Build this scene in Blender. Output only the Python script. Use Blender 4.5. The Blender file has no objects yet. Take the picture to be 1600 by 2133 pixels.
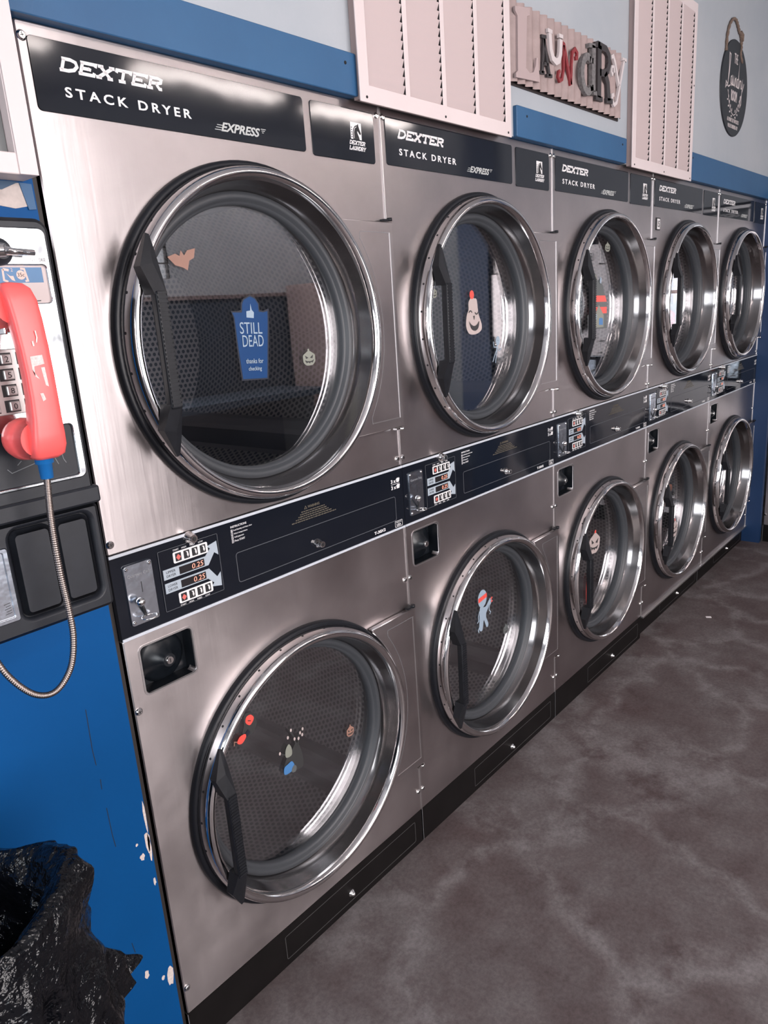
import bpy, bmesh, math, random
from math import sin, cos, pi, radians as R, sqrt, atan2
from mathutils import Vector, Matrix, noise
from mathutils.geometry import tessellate_polygon

scn = bpy.context.scene
COL = scn.collection
random.seed(4)

# ------------------------------------------------------------------ camera
cam_d = bpy.data.cameras.new('camera'); cam = bpy.data.objects.new('camera', cam_d); COL.objects.link(cam)
CP = Vector((-0.5786, -1.1534, 1.4861))
fw = Vector((0.72239596, 0.63907092, -0.264069)); rt = Vector((0.64738455, -0.7592595, -0.06647005)); up = Vector((0.24297597, 0.12293649, 0.96221063))
m = Matrix((rt, up, -fw)).transposed().to_4x4(); m.translation = CP
cam.matrix_world = m
cam_d.sensor_fit = 'HORIZONTAL'; cam_d.sensor_width = 36.0; cam_d.lens = 1521.1 / 1600 * 36.0
cam_d.clip_start = 0.02
scn.camera = cam

# ------------------------------------------------------------------ colour management, world, daylight
scn.view_settings.view_transform = 'Standard'; scn.view_settings.look = 'None'
scn.view_settings.gamma = 1.0; scn.view_settings.exposure = 0.0
try: scn.view_settings.use_curve_mapping = False
except Exception: pass
w = bpy.data.worlds.new('daylight'); scn.world = w; w.use_nodes = True
bg = w.node_tree.nodes['Background']; bg.inputs[0].default_value = (0.93, 0.86, 0.86, 1); bg.inputs[1].default_value = 2.6

def area(name, loc, rot, sx, sy, energy, col):
    l = bpy.data.lights.new(name, 'AREA'); l.shape = 'RECTANGLE'; l.size = sx; l.size_y = sy; l.energy = energy; l.color = col
    o = bpy.data.objects.new(name, l); COL.objects.link(o); o.location = loc; o.rotation_euler = rot
    return o
# daylight entering through the shop windows (behind the camera, plus an added one to its left)
area('daylight_front_window', (0.35, -4.42, 1.60), (R(-90), 0, 0), 3.7, 2.0, 185, (1.0, 0.93, 0.93)).rotation_euler = (R(90), 0, 0)
area('added_side_daylight', (-3.18, -2.2, 1.5), (0, R(-90), 0), 2.0, 2.5, 70, (0.82, 0.92, 1.0))  # added lamp behind the left window, brightens the end-wall dryers

# ------------------------------------------------------------------ materials
MATS = {}
def nmat(name):
    mt = bpy.data.materials.new(name); mt.use_nodes = True
    nt = mt.node_tree; b = nt.nodes['Principled BSDF']
    MATS[name] = mt
    return mt, nt, b
def N(nt, typ, **kw):
    n = nt.nodes.new(typ)
    for k, v in kw.items(): setattr(n, k, v)
    return n
def tex(nt, scale, detail=4, rough=0.55, stretch=None, kind='noise', coord='Object'):
    tc = N(nt, 'ShaderNodeTexCoord'); mp = N(nt, 'ShaderNodeMapping')
    if stretch: mp.inputs['Scale'].default_value = stretch
    nt.links.new(tc.outputs[coord], mp.inputs[0])
    t = N(nt, 'ShaderNodeTexNoise'); t.inputs['Scale'].default_value = scale
    t.inputs['Detail'].default_value = detail; t.inputs['Roughness'].default_value = rough
    nt.links.new(mp.outputs[0], t.inputs[0]); return t
def ramp(nt, src, stops):
    r = N(nt, 'ShaderNodeValToRGB'); e = r.color_ramp.elements
    while len(e) < len(stops): e.new(0.5)
    for i, (p, c) in enumerate(stops):
        e[i].position = p; e[i].color = (c[0], c[1], c[2], 1) if not isinstance(c, (int, float)) else (c, c, c, 1)
    nt.links.new(src, r.inputs[0]); return r
def bump(nt, b, src, strength, dist=0.002):
    bp = N(nt, 'ShaderNodeBump'); bp.inputs['Strength'].default_value = strength; bp.inputs['Distance'].default_value = dist
    nt.links.new(src, bp.inputs['Height']); nt.links.new(bp.outputs[0], b.inputs['Normal'])
def plain(name, col, rough=0.5, metal=0.0, spec=None, var=0.0, scale=20, bmp=0.0, emit=None, es=1.0, coat=0.0):
    mt, nt, b = nmat(name)
    b.inputs['Base Color'].default_value = (*col, 1); b.inputs['Roughness'].default_value = rough; b.inputs['Metallic'].default_value = metal
    if spec is not None: b.inputs['Specular IOR Level'].default_value = spec
    if coat: b.inputs['Coat Weight'].default_value = coat; b.inputs['Coat Roughness'].default_value = 0.05
    if var or bmp:
        t = tex(nt, scale)
        if var:
            r = ramp(nt, t.outputs[0], [(0.3, tuple(c * (1 - var) for c in col)), (0.7, tuple(min(1, c * (1 + var)) for c in col))])
            nt.links.new(r.outputs[0], b.inputs['Base Color'])
        if bmp: bump(nt, b, t.outputs[0], bmp)
    if emit: b.inputs['Emission Color'].default_value = (*emit, 1); b.inputs['Emission Strength'].default_value = es
    return mt

# brushed stainless with smudges
def steel_mat(name, base, r0, r1):
    mt, nt, b = nmat(name)
    t = tex(nt, 3.2, 5, 0.6)
    g = tex(nt, 60, 3, 0.6, stretch=(1.0, 1.0, 0.05))
    r = ramp(nt, t.outputs[0], [(0.32, tuple(c * 0.80 for c in base)), (0.66, base)])
    nt.links.new(r.outputs[0], b.inputs['Base Color'])
    rr = ramp(nt, t.outputs[0], [(0.3, r0), (0.7, r1)])
    nt.links.new(rr.outputs[0], b.inputs['Roughness'])
    b.inputs['Metallic'].default_value = 1.0
    b.inputs['Anisotropic'].default_value = 0.7; b.inputs['Anisotropic Rotation'].default_value = 0.25
    tg = N(nt, 'ShaderNodeTangent'); tg.direction_type = 'UV_MAP'; tg.uv_map = 'UVMap'; nt.links.new(tg.outputs[0], b.inputs['Tangent'])
    t2 = tex(nt, 2.3, 1, 0.4)
    mx = N(nt, 'ShaderNodeMath', operation='MULTIPLY_ADD'); mx.inputs[1].default_value = 0.03
    nt.links.new(g.outputs[0], mx.inputs[0]); nt.links.new(t2.outputs[0], mx.inputs[2])
    bump(nt, b, mx.outputs[0], 0.5, 0.012)
    return mt
STEEL = steel_mat('brushed_steel', (0.60, 0.55, 0.548), 0.27, 0.40)
STEEL_K2 = plain('stamped_edge_steel', (0.45, 0.42, 0.42), 0.42, 1.0)
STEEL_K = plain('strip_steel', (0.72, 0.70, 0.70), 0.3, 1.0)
def chrome(name, col, r, sc=8, st=0.15):
    mt, nt, b = nmat(name)
    b.inputs['Base Color'].default_value = (*col, 1); b.inputs['Metallic'].default_value = 1; b.inputs['Roughness'].default_value = r
    t = tex(nt, sc, 2, 0.5); bump(nt, b, t.outputs[0], st, 0.004)
    return mt
CHROME = chrome('chrome', (0.80, 0.78, 0.77), 0.07)
CHROME_R = chrome('rolled_chrome', (0.78, 0.75, 0.745), 0.09, 14, 0.12)
BEZEL = chrome('darkened_bezel_chrome', (0.30, 0.285, 0.285), 0.16, 9, 0.12)  # rim chrome with the dark interior's reflection put into its colour
PLATE = chrome('scuffed_chrome_plate', (0.60, 0.66, 0.74), 0.2, 45, 0.18)
PHCHROME = chrome('phone_faceplate_chrome', (0.56, 0.585, 0.61), 0.17, 16, 0.9)
def gloss_black(name, col):
    mt, nt, b = nmat(name)
    b.inputs['Base Color'].default_value = (*col, 1); b.inputs['Roughness'].default_value = 0.07
    b.inputs['Specular IOR Level'].default_value = 0.45
    t = tex(nt, 5, 2, 0.5); bump(nt, b, t.outputs[0], 0.06, 0.01)
    return mt
LABEL = gloss_black('glossy_black_label', (0.010, 0.012, 0.017))
BAND = gloss_black('glossy_black_band', (0.006, 0.008, 0.013))
RUBBER = plain('black_rubber', (0.008, 0.009, 0.012), 0.36, spec=0.3)
GASKET = plain('grey_rubber_gasket', (0.042, 0.046, 0.052), 0.45)
HANDLE = plain('black_plastic', (0.010, 0.011, 0.014), 0.42, spec=0.3, var=0.2, scale=60, bmp=0.15)
DOME = plain('black_moulding', (0.006, 0.008, 0.011), 0.3)
DARK = plain('dark_cavity', (0.008, 0.008, 0.009), 0.8)
BODY = plain('galvanised_body', (0.25, 0.25, 0.26), 0.5, 0.6)
KICK = plain('black_kick_paint', (0.006, 0.005, 0.005), 0.5, spec=0.18, var=0.2, scale=14)
KICKL = plain('kick_outline', (0.05, 0.048, 0.048), 0.5)
TRIM = plain('pale_trim', (0.50, 0.53, 0.58), 0.35)
WHITE = plain('white_print', (0.72, 0.70, 0.70), 0.5)
SILV = plain('silver_print', (0.42, 0.43, 0.42), 0.45)
GREYP = plain('grey_blue_print', (0.36, 0.41, 0.46), 0.45)
LINE = plain('thin_grey_line', (0.085, 0.09, 0.10), 0.5)
GOLDP = plain('faded_gold_print', (0.10, 0.085, 0.06), 0.5)
REDD = plain('red_diamond', (0.62, 0.13, 0.11), 0.5)
SCREEN = plain('display_window', (0.02, 0.018, 0.02), 0.1)
LED = plain('led_digits', (0.9, 0.3, 0.2), 0.5, emit=(1.0, 0.42, 0.32), es=0.75)
BLACKP = plain('black_print', (0.01, 0.01, 0.012), 0.5)

# perforated drum metal: hexagonal hole lattice in metres from the UV map
def drum_mat():
    mt, nt, b = nmat('perforated_drum')
    uv = N(nt, 'ShaderNodeUVMap'); uv.uv_map = 'UVMap'
    sc = 0.0160
    mp = N(nt, 'ShaderNodeMapping'); mp.inputs['Scale'].default_value = (1 / sc, 1 / (sc * 1.732), 1)
    nt.links.new(uv.outputs[0], mp.inputs[0])
    ds = []
    for off in (0.0, 0.5):
        a = N(nt, 'ShaderNodeVectorMath', operation='ADD'); a.inputs[1].default_value = (off + 50, off + 50, 0); nt.links.new(mp.outputs[0], a.inputs[0])
        f = N(nt, 'ShaderNodeVectorMath', operation='FRACTION'); nt.links.new(a.outputs[0], f.inputs[0])
        s = N(nt, 'ShaderNodeVectorMath', operation='SUBTRACT'); s.inputs[1].default_value = (0.5, 0.5, 0); nt.links.new(f.outputs[0], s.inputs[0])
        ml = N(nt, 'ShaderNodeVectorMath', operation='MULTIPLY'); ml.inputs[1].default_value = (1, 1.732, 0); nt.links.new(s.outputs[0], ml.inputs[0])
        ln = N(nt, 'ShaderNodeVectorMath', operation='LENGTH'); nt.links.new(ml.outputs[0], ln.inputs[0]); ds.append(ln)
    mn = N(nt, 'ShaderNodeMath', operation='MINIMUM'); nt.links.new(ds[0].outputs['Value'], mn.inputs[0]); nt.links.new(ds[1].outputs['Value'], mn.inputs[1])
    r = ramp(nt, mn.outputs[0], [(0.29, 0.0), (0.34, 1.0)])
    mix = N(nt, 'ShaderNodeMix', data_type='RGBA'); nt.links.new(r.outputs[0], mix.inputs[0])
    mix.inputs[6].default_value = (0.012, 0.012, 0.014, 1); mix.inputs[7].default_value = (0.26, 0.235, 0.23, 1)
    nt.links.new(mix.outputs[2], b.inputs['Base Color'])
    mm = N(nt, 'ShaderNodeMath', operation='MULTIPLY'); mm.inputs[1].default_value = 0.45; nt.links.new(r.outputs[0], mm.inputs[0])
    nt.links.new(mm.outputs[0], b.inputs['Metallic'])
    b.inputs['Roughness'].default_value = 0.45
    return mt
DRUM = drum_mat()
MARG = plain('plain_drum_margin', (0.24, 0.235, 0.24), 0.42, 0.45)
COLLAR = plain('collar_steel', (0.10, 0.10, 0.105), 0.25, 1.0)
LIFT = plain('drum_rib_steel', (0.15, 0.14, 0.145), 0.40, 0.6)

def glass_mat(name, tint, ior=1.55):
    mt = bpy.data.materials.new(name); mt.use_nodes = True; nt = mt.node_tree; nt.nodes.clear()
    out = N(nt, 'ShaderNodeOutputMaterial'); mix = N(nt, 'ShaderNodeMixShader')
    tr = N(nt, 'ShaderNodeBsdfTransparent'); tr.inputs[0].default_value = (*tint, 1)
    gl = N(nt, 'ShaderNodeBsdfGlossy'); gl.inputs['Roughness'].default_value = 0.012; gl.inputs[0].default_value = (0.95, 0.97, 1, 1)
    t = tex(nt, 4, 1, 0.4); bp = N(nt, 'ShaderNodeBump'); bp.inputs['Strength'].default_value = 0.12; bp.inputs['Distance'].default_value = 0.004
    nt.links.new(t.outputs[0], bp.inputs['Height']); nt.links.new(bp.outputs[0], gl.inputs['Normal'])
    fr = N(nt, 'ShaderNodeFresnel'); fr.inputs[0].default_value = ior
    ge = N(nt, 'ShaderNodeNewGeometry'); iv = N(nt, 'ShaderNodeMath', operation='SUBTRACT'); iv.inputs[0].default_value = 1
    nt.links.new(ge.outputs['Backfacing'], iv.inputs[1])
    ml = N(nt, 'ShaderNodeMath', operation='MULTIPLY'); nt.links.new(fr.outputs[0], ml.inputs[0]); nt.links.new(iv.outputs[0], ml.inputs[1])
    nt.links.new(ml.outputs[0], mix.inputs[0]); nt.links.new(tr.outputs[0], mix.inputs[1]); nt.links.new(gl.outputs[0], mix.inputs[2])
    nt.links.new(mix.outputs[0], out.inputs[0]); return mt
GLASS = glass_mat('door_glass', (0.95, 0.96, 0.97), 2.35)
WGLASS = glass_mat('window_glass', (0.97, 0.98, 0.98), 1.45)

# painted walls
def paint(name, c0, c1, scale=2.5, rough=0.55, bmp=0.08):
    mt, nt, b = nmat(name)
    t = tex(nt, scale, 6, 0.6); r = ramp(nt, t.outputs[0], [(0.35, c0), (0.65, c1)])
    nt.links.new(r.outputs[0], b.inputs['Base Color']); b.inputs['Roughness'].default_value = rough
    t2 = tex(nt, 120, 3, 0.6); bump(nt, b, t2.outputs[0], bmp, 0.002)
    return mt
WALLFAR = paint('light_grey_far_wall', (0.62, 0.66, 0.70), (0.68, 0.71, 0.74), 1.6)
WALLUP = paint('pale_blue_grey_wall', (0.335, 0.365, 0.40), (0.395, 0.415, 0.44), 1.6)
def blue_panel():
    mt, nt, b = nmat('blue_painted_panel')
    t = tex(nt, 1.8, 4, 0.5); r = ramp(nt, t.outputs[0], [(0.35, (0.0015, 0.058, 0.195)), (0.65, (0.002, 0.070, 0.235))])
    v = tex(nt, 38, 6, 0.8); r2 = ramp(nt, v.outputs[0], [(0.735, 0.0), (0.76, 1.0)])
    mix = N(nt, 'ShaderNodeMix', data_type='RGBA'); nt.links.new(r2.outputs[0], mix.inputs[0]); nt.links.new(r.outputs[0], mix.inputs[6])
    mix.inputs[7].default_value = (0.35, 0.5, 0.65, 1)
    nt.links.new(mix.outputs[2], b.inputs['Base Color']); b.inputs['Roughness'].default_value = 0.45; b.inputs['Specular IOR Level'].default_value = 0.12
    t2 = tex(nt, 90, 3, 0.6); bump(nt, b, t2.outputs[0], 0.12, 0.002)
    return mt
BLUE = blue_panel()
BLUEB = paint('blue_painted_board', (0.018, 0.080, 0.185), (0.024, 0.098, 0.215), 3, 0.5)
BLUE2 = paint('blue_pier_paint', (0.003, 0.025, 0.085), (0.004, 0.031, 0.10), 3, 0.5)
SLATE = paint('slate_blue_wainscot', (0.05, 0.075, 0.11), (0.06, 0.09, 0.13), 3)
CREAM = plain('cream_painted_metal', (0.64, 0.55, 0.545), 0.42, var=0.03, scale=4)
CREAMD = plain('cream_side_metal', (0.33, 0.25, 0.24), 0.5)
CEIL = plain('ceiling_white', (0.42, 0.42, 0.43), 0.7)
PLASTER = plain('broken_plaster', (0.50, 0.43, 0.40), 0.9, var=0.15, scale=50, bmp=0.4)
CHIP = plain('bare_wood_chip', (0.62, 0.54, 0.50), 0.8, var=0.15, scale=200)

def floor_mat():
    mt, nt, b = nmat('stained_concrete')
    a = tex(nt, 2.6, 8, 0.62); c = tex(nt, 7.5, 8, 0.7); d = tex(nt, 90, 4, 0.7)
    r1 = ramp(nt, a.outputs[0], [(0.30, (0.084, 0.060, 0.060)), (0.5, (0.108, 0.089, 0.089)), (0.70, (0.150, 0.137, 0.138))])
    r2 = ramp(nt, c.outputs[0], [(0.35, (0.80, 0.74, 0.74)), (0.62, (1.10, 1.10, 1.10))])
    mx = N(nt, 'ShaderNodeMix', data_type='RGBA', blend_type='MULTIPLY'); mx.inputs[0].default_value = 1.0
    nt.links.new(r1.outputs[0], mx.inputs[6]); nt.links.new(r2.outputs[0], mx.inputs[7])
    # pale worn veins
    tc = N(nt, 'ShaderNodeTexCoord'); wn = tex(nt, 2.2, 3, 0.6)
    ad = N(nt, 'ShaderNodeVectorMath', operation='MULTIPLY_ADD'); ad.inputs[1].default_value = (0.5, 0.5, 0); nt.links.new(wn.outputs['Color'], ad.inputs[0]); nt.links.new(tc.outputs['Object'], ad.inputs[2])
    vo = N(nt, 'ShaderNodeTexVoronoi'); vo.feature = 'DISTANCE_TO_EDGE'; vo.inputs['Scale'].default_value = 2.6; nt.links.new(ad.outputs[0], vo.inputs[0])
    r3 = ramp(nt, vo.outputs[0], [(0.0, 0.55), (0.13, 0.0)])
    ml = N(nt, 'ShaderNodeMath', operation='MULTIPLY'); nt.links.new(r3.outputs[0], ml.inputs[0])
    rr = ramp(nt, c.outputs[0], [(0.38, 0.0), (0.58, 1.0)]); nt.links.new(rr.outputs[0], ml.inputs[1])
    m2 = N(nt, 'ShaderNodeMix', data_type='RGBA'); nt.links.new(ml.outputs[0], m2.inputs[0]); nt.links.new(mx.outputs[2], m2.inputs[6]); m2.inputs[7].default_value = (0.235, 0.22, 0.222, 1)
    r4 = ramp(nt, d.outputs[0], [(0.3, 0.75), (0.7, 1.2)])
    m3 = N(nt, 'ShaderNodeMix', data_type='RGBA', blend_type='MULTIPLY'); m3.inputs[0].default_value = 1.0
    nt.links.new(m2.outputs[2], m3.inputs[6]); nt.links.new(r4.outputs[0], m3.inputs[7])
    nt.links.new(m3.outputs[2], b.inputs['Base Color'])
    b.inputs['Roughness'].default_value = 0.62; b.inputs['Specular IOR Level'].default_value = 0.3
    bump(nt, b, d.outputs[0], 0.25, 0.002)
    return mt
FLOOR = floor_mat()

# ------------------------------------------------------------------ geometry helpers
class MB:
    def __init__(s): s.bm = bmesh.new(); s.mats = []
    def mi(s, mat):
        if mat not in s.mats: s.mats.append(mat)
        return s.mats.index(mat)
    def face(s, pts, mat, smooth=False):
        try: f = s.bm.faces.new([s.bm.verts.new(p) for p in pts])
        except Exception: return
        f.material_index = s.mi(mat); f.smooth = smooth; return f
    def box(s, x0, x1, y0, y1, z0, z1, mat, bev=0.0):
        v = [s.bm.verts.new((x, y, z)) for x in (x0, x1) for y in (y0, y1) for z in (z0, z1)]
        fs = [s.bm.faces.new([v[i] for i in q]) for q in ((0, 1, 3, 2), (4, 6, 7, 5), (0, 4, 5, 1), (2, 3, 7, 6), (0, 2, 6, 4), (1, 5, 7, 3))]
        k = s.mi(mat)
        for f in fs: f.material_index = k
        if bev:
            es = list({e for f in fs for e in f.edges})
            r = bmesh.ops.bevel(s.bm, geom=es, offset=bev, segments=2, affect='EDGES', profile=0.6)
            for f in r['faces']: f.material_index = k; f.smooth = True
        return s
    def plate(s, loops, y0, y1, mat, ch=0.0, back=False):
        """loops: functions d -> [(x,z)], outer first (d insets the loop into the material)"""
        k = s.mi(mat); lay = s.bm.loops.layers.uv.verify(); n0 = len(s.bm.faces)
        fr = [l(ch) for l in loops]; bk = [l(0.0) for l in loops]
        vv = []
        for lp in fr: vv.append([s.bm.verts.new((x, y0, z)) for x, z in lp])
        flat = [v for l in vv for v in l]
        for t in tessellate_polygon([[Vector((x, z, 0)) for x, z in lp] for lp in fr]):
            try: f = s.bm.faces.new([flat[i] for i in t]); f.material_index = k
            except Exception: pass
        for a, lp in zip(vv, bk):
            n = len(lp)
            rows = [a]
            if ch: rows.append([s.bm.verts.new((x, y0 + ch * 0.8, z)) for x, z in lp])
            rows.append([s.bm.verts.new((x, y1, z)) for x, z in lp])
            for p, q in zip(rows, rows[1:]):
                for i in range(n):
                    f = s.bm.faces.new((p[i], p[(i + 1) % n], q[(i + 1) % n], q[i])); f.material_index = k
                    f.smooth = bool(ch) and n > 16
        if back:
            fl = []
            for lp in bk: fl += [s.bm.verts.new((x, y1, z)) for x, z in lp]
            for t in tessellate_polygon([[Vector((x, z, 0)) for x, z in lp] for lp in bk]):
                try: f = s.bm.faces.new([fl[i] for i in t]); f.material_index = k
                except Exception: pass
        s.bm.faces.ensure_lookup_table()
        for f in s.bm.faces[n0:]:
            for lp in f.loops: lp[lay].uv = (lp.vert.co.x, lp.vert.co.z)
        return s
    def poly(s, pts, y, th, mat):
        return s.plate([lambda d, p=pts: p], y - th, y, mat)
    def lathe(s, cx, cz, prof, mat, n=72, closed=False, uv=False):
        k = s.mi(mat); rings = []
        for r, y in prof:
            rings.append([s.bm.verts.new((cx + r * cos(2 * pi * i / n), y, cz + r * sin(2 * pi * i / n))) for i in range(n)])
        pairs = list(zip(rings, rings[1:])) + ([(rings[-1], rings[0])] if closed else [])
        lay = s.bm.loops.layers.uv.verify() if uv else None
        for (a, b), (pa, pb) in zip(pairs, zip(prof, prof[1:])) if uv else ((p, (None, None)) for p in pairs):
            for i in range(n):
                j = (i + 1) % n
                f = s.bm.faces.new((a[i], a[j], b[j], b[i])); f.material_index = k; f.smooth = True
                if uv:
                    for lp, uvv in zip(f.loops, ((i, pa), (i + 1, pa), (i + 1, pb), (i, pb))):
                        lp[lay].uv = (uvv[0] * 2 * pi / n * 0.35, uvv[1][1])
        return s
    def disc(s, cx, cz, r, y, mat, n=48, smooth=False):
        f = s.bm.faces.new([s.bm.verts.new((cx + r * cos(2 * pi * i / n), y, cz + r * sin(2 * pi * i / n))) for i in range(n)])
        f.material_index = s.mi(mat); f.normal_update()
        if f.normal.y > 0: f.normal_flip()
        return f
    def knob(s, cx, cz, prof, mat, n=16):
        s.lathe(cx, cz, prof, mat, n); s.disc(cx, cz, prof[-1][0], prof[-1][1], mat, n); return s
    def tube(s, path, rad, mat, n=10, caps=True):
        k = s.mi(mat); P = [Vector(p) for p in path]; rings = []
        prev = None
        for i, p in enumerate(P):
            t = (P[min(i + 1, len(P) - 1)] - P[max(i - 1, 0)]).normalized()
            if prev is None:
                a = Vector((0, 0, 1)) if abs(t.z) < 0.9 else Vector((1, 0, 0))
                u = t.cross(a).normalized()
            else: u = (prev - t * prev.dot(t)).normalized()
            prev = u; v = t.cross(u); r = rad[i] if isinstance(rad, (list, tuple)) else rad
            rings.append([s.bm.verts.new(p + (u * cos(2 * pi * j / n) + v * sin(2 * pi * j / n)) * r) for j in range(n)])
        for a, b in zip(rings, rings[1:]):
            for i in range(n):
                f = s.bm.faces.new((a[i], a[(i + 1) % n], b[(i + 1) % n], b[i])); f.material_index = k; f.smooth = True
        if caps:
            for rr in (rings[0], rings[-1]):
                f = s.bm.faces.new(rr); f.material_index = k
        return s
    def stroke(s, pts, wd, y, th, mat, closed=False):
        """flat ribbon of width wd following pts in the x-z plane, raised th towards the room"""
        n = len(pts); L = []; Rr = []
        for i in range(n):
            if closed: a = pts[i - 1]; c = pts[(i + 1) % n]
            else: a = pts[max(i - 1, 0)]; c = pts[min(i + 1, n - 1)]
            b = pts[i]
            d1 = Vector((b[0] - a[0], b[1] - a[1])); d2 = Vector((c[0] - b[0], c[1] - b[1]))
            d1 = d1.normalized() if d1.length > 1e-9 else d2.normalized(); d2 = d2.normalized() if d2.length > 1e-9 else d1
            t = d1 + d2
            t = t.normalized() if t.length > 1e-6 else d1
            sc = 1 / max(0.5, t.dot(d1)); nx, nz = -t.y * wd / 2 * sc, t.x * wd / 2 * sc
            L.append((b[0] + nx, b[1] + nz)); Rr.append((b[0] - nx, b[1] - nz))
        rng = range(n) if closed else range(n - 1); k = s.mi(mat)
        F = [[s.bm.verts.new((q[0], y - th, q[1])) for q in row] for row in (L, Rr)]
        B = [[s.bm.verts.new((q[0], y, q[1])) for q in row] for row in (L, Rr)]
        for i in rng:
            j = (i + 1) % n
            for q in ((F[0][i], F[0][j], F[1][j], F[1][i]), (F[0][i], B[0][i], B[0][j], F[0][j]), (F[1][i], F[1][j], B[1][j], B[1][i])):
                f = s.bm.faces.new(q); f.material_index = k
        if not closed:
            for i in (0, n - 1):
                f = s.bm.faces.new((F[0][i], F[1][i], B[1][i], B[0][i])); f.material_index = k
        return s
    def text(s, body, x, z, wd, h, y, mat, th=0.0005, shear=0.0, weight=0.0, space=1.0, rot=0.0, lines=1, align='LEFT'):
        k = s.mi(mat)
        cu = bpy.data.curves.new('t', 'FONT'); cu.body = body; cu.size = 1; cu.shear = shear; cu.offset = weight; cu.space_character = space; cu.extrude = 0.02
        cu.resolution_u = 3; cu.align_x = align
        ob = bpy.data.objects.new('t', cu); COL.objects.link(ob)
        dg = bpy.context.evaluated_depsgraph_get(); me = bpy.data.meshes.new_from_object(ob.evaluated_get(dg))
        xs = [v.co.x for v in me.vertices]; ys = [v.co.y for v in me.vertices]
        x0, x1, y0, y1 = min(xs), max(xs), min(ys), max(ys)
        sx = wd / (x1 - x0); sz = h / (y1 - y0)
        vs = []
        for v in me.vertices:
            px = (v.co.x - x0) * sx; pz = (v.co.y - y0) * sz
            vs.append(s.bm.verts.new((x + px * cos(rot) - pz * sin(rot), y - (v.co.z + 0.02) / 0.04 * th, z + px * sin(rot) + pz * cos(rot))))
        for p in me.polygons:
            try: f = s.bm.faces.new([vs[i] for i in p.vertices]); f.material_index = k
            except Exception: pass
        bpy.data.objects.remove(ob); bpy.data.curves.remove(cu); bpy.data.meshes.remove(me)
        return s
    def build(s, name, parent=None, normals=False, angle=None):
        if normals: bmesh.ops.recalc_face_normals(s.bm, faces=s.bm.faces)
        me = bpy.data.meshes.new(name); s.bm.to_mesh(me)
        if me.uv_layers: me.uv_layers[0].name = 'UVMap'; s.bm.free()
        for mt in s.mats: me.materials.append(mt)
        o = bpy.data.objects.new(name, me); COL.objects.link(o)
        if parent is not None: o.parent = parent
        return o

def rect(x0, x1, z0, z1, r=0.0, n=5):
    def f(d, x0=x0, x1=x1, z0=z0, z1=z1, r=r):
        a, b, c, e = x0 + d, x1 - d, z0 + d, z1 - d
        rr = max(r - d, 0.0)
        if r <= 0: return [(a, c), (b, c), (b, e), (a, e)]
        out = []
        for cx, cz, t0 in ((b - rr, c + rr, -90), (b - rr, e - rr, 0), (a + rr, e - rr, 90), (a + rr, c + rr, 180)):
            for i in range(n + 1):
                t = R(t0 + 90 * i / n); out.append((cx + rr * cos(t), cz + rr * sin(t)))
        return out
    return f
def hole(f):           # a cut-out: the inset grows it
    return lambda d: f(-d)
def circ(cx, cz, r, n=72): return lambda d: [(cx + (r - d) * cos(2 * pi * i / n), cz + (r - d) * sin(2 * pi * i / n)) for i in range(n)]
def arc(cx, cz, r, a0, a1, n=10, rz=None):
    rz = rz or r
    return [(cx + r * cos(R(a0 + (a1 - a0) * i / n)), cz + rz * sin(R(a0 + (a1 - a0) * i / n))) for i in range(n + 1)]
def outline(f): return f(0)

def thing(name, label, cat, loc=(0, 0, 0), rz=0.0, group=None):
    o = bpy.data.objects.new(name, None); COL.objects.link(o); o.location = loc; o.rotation_euler = (0, 0, rz)
    o.empty_display_size = 0.1
    o['label'] = label; o['category'] = cat
    if group: o['group'] = group
    return o
def tag(o, label, cat, group=None):
    o['label'] = label; o['category'] = cat
    if group: o['group'] = group
    return o
def struct(o): o['kind'] = 'structure'; return o
KIDS = {}
def kids(o): return [c for c in bpy.data.objects if c.parent == o]
def copy_tree(o, parent=None):
    c = o.copy(); COL.objects.link(c)
    if parent is not None: c.parent = parent
    for ch in kids(o): copy_tree(ch, c)
    return c

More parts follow.
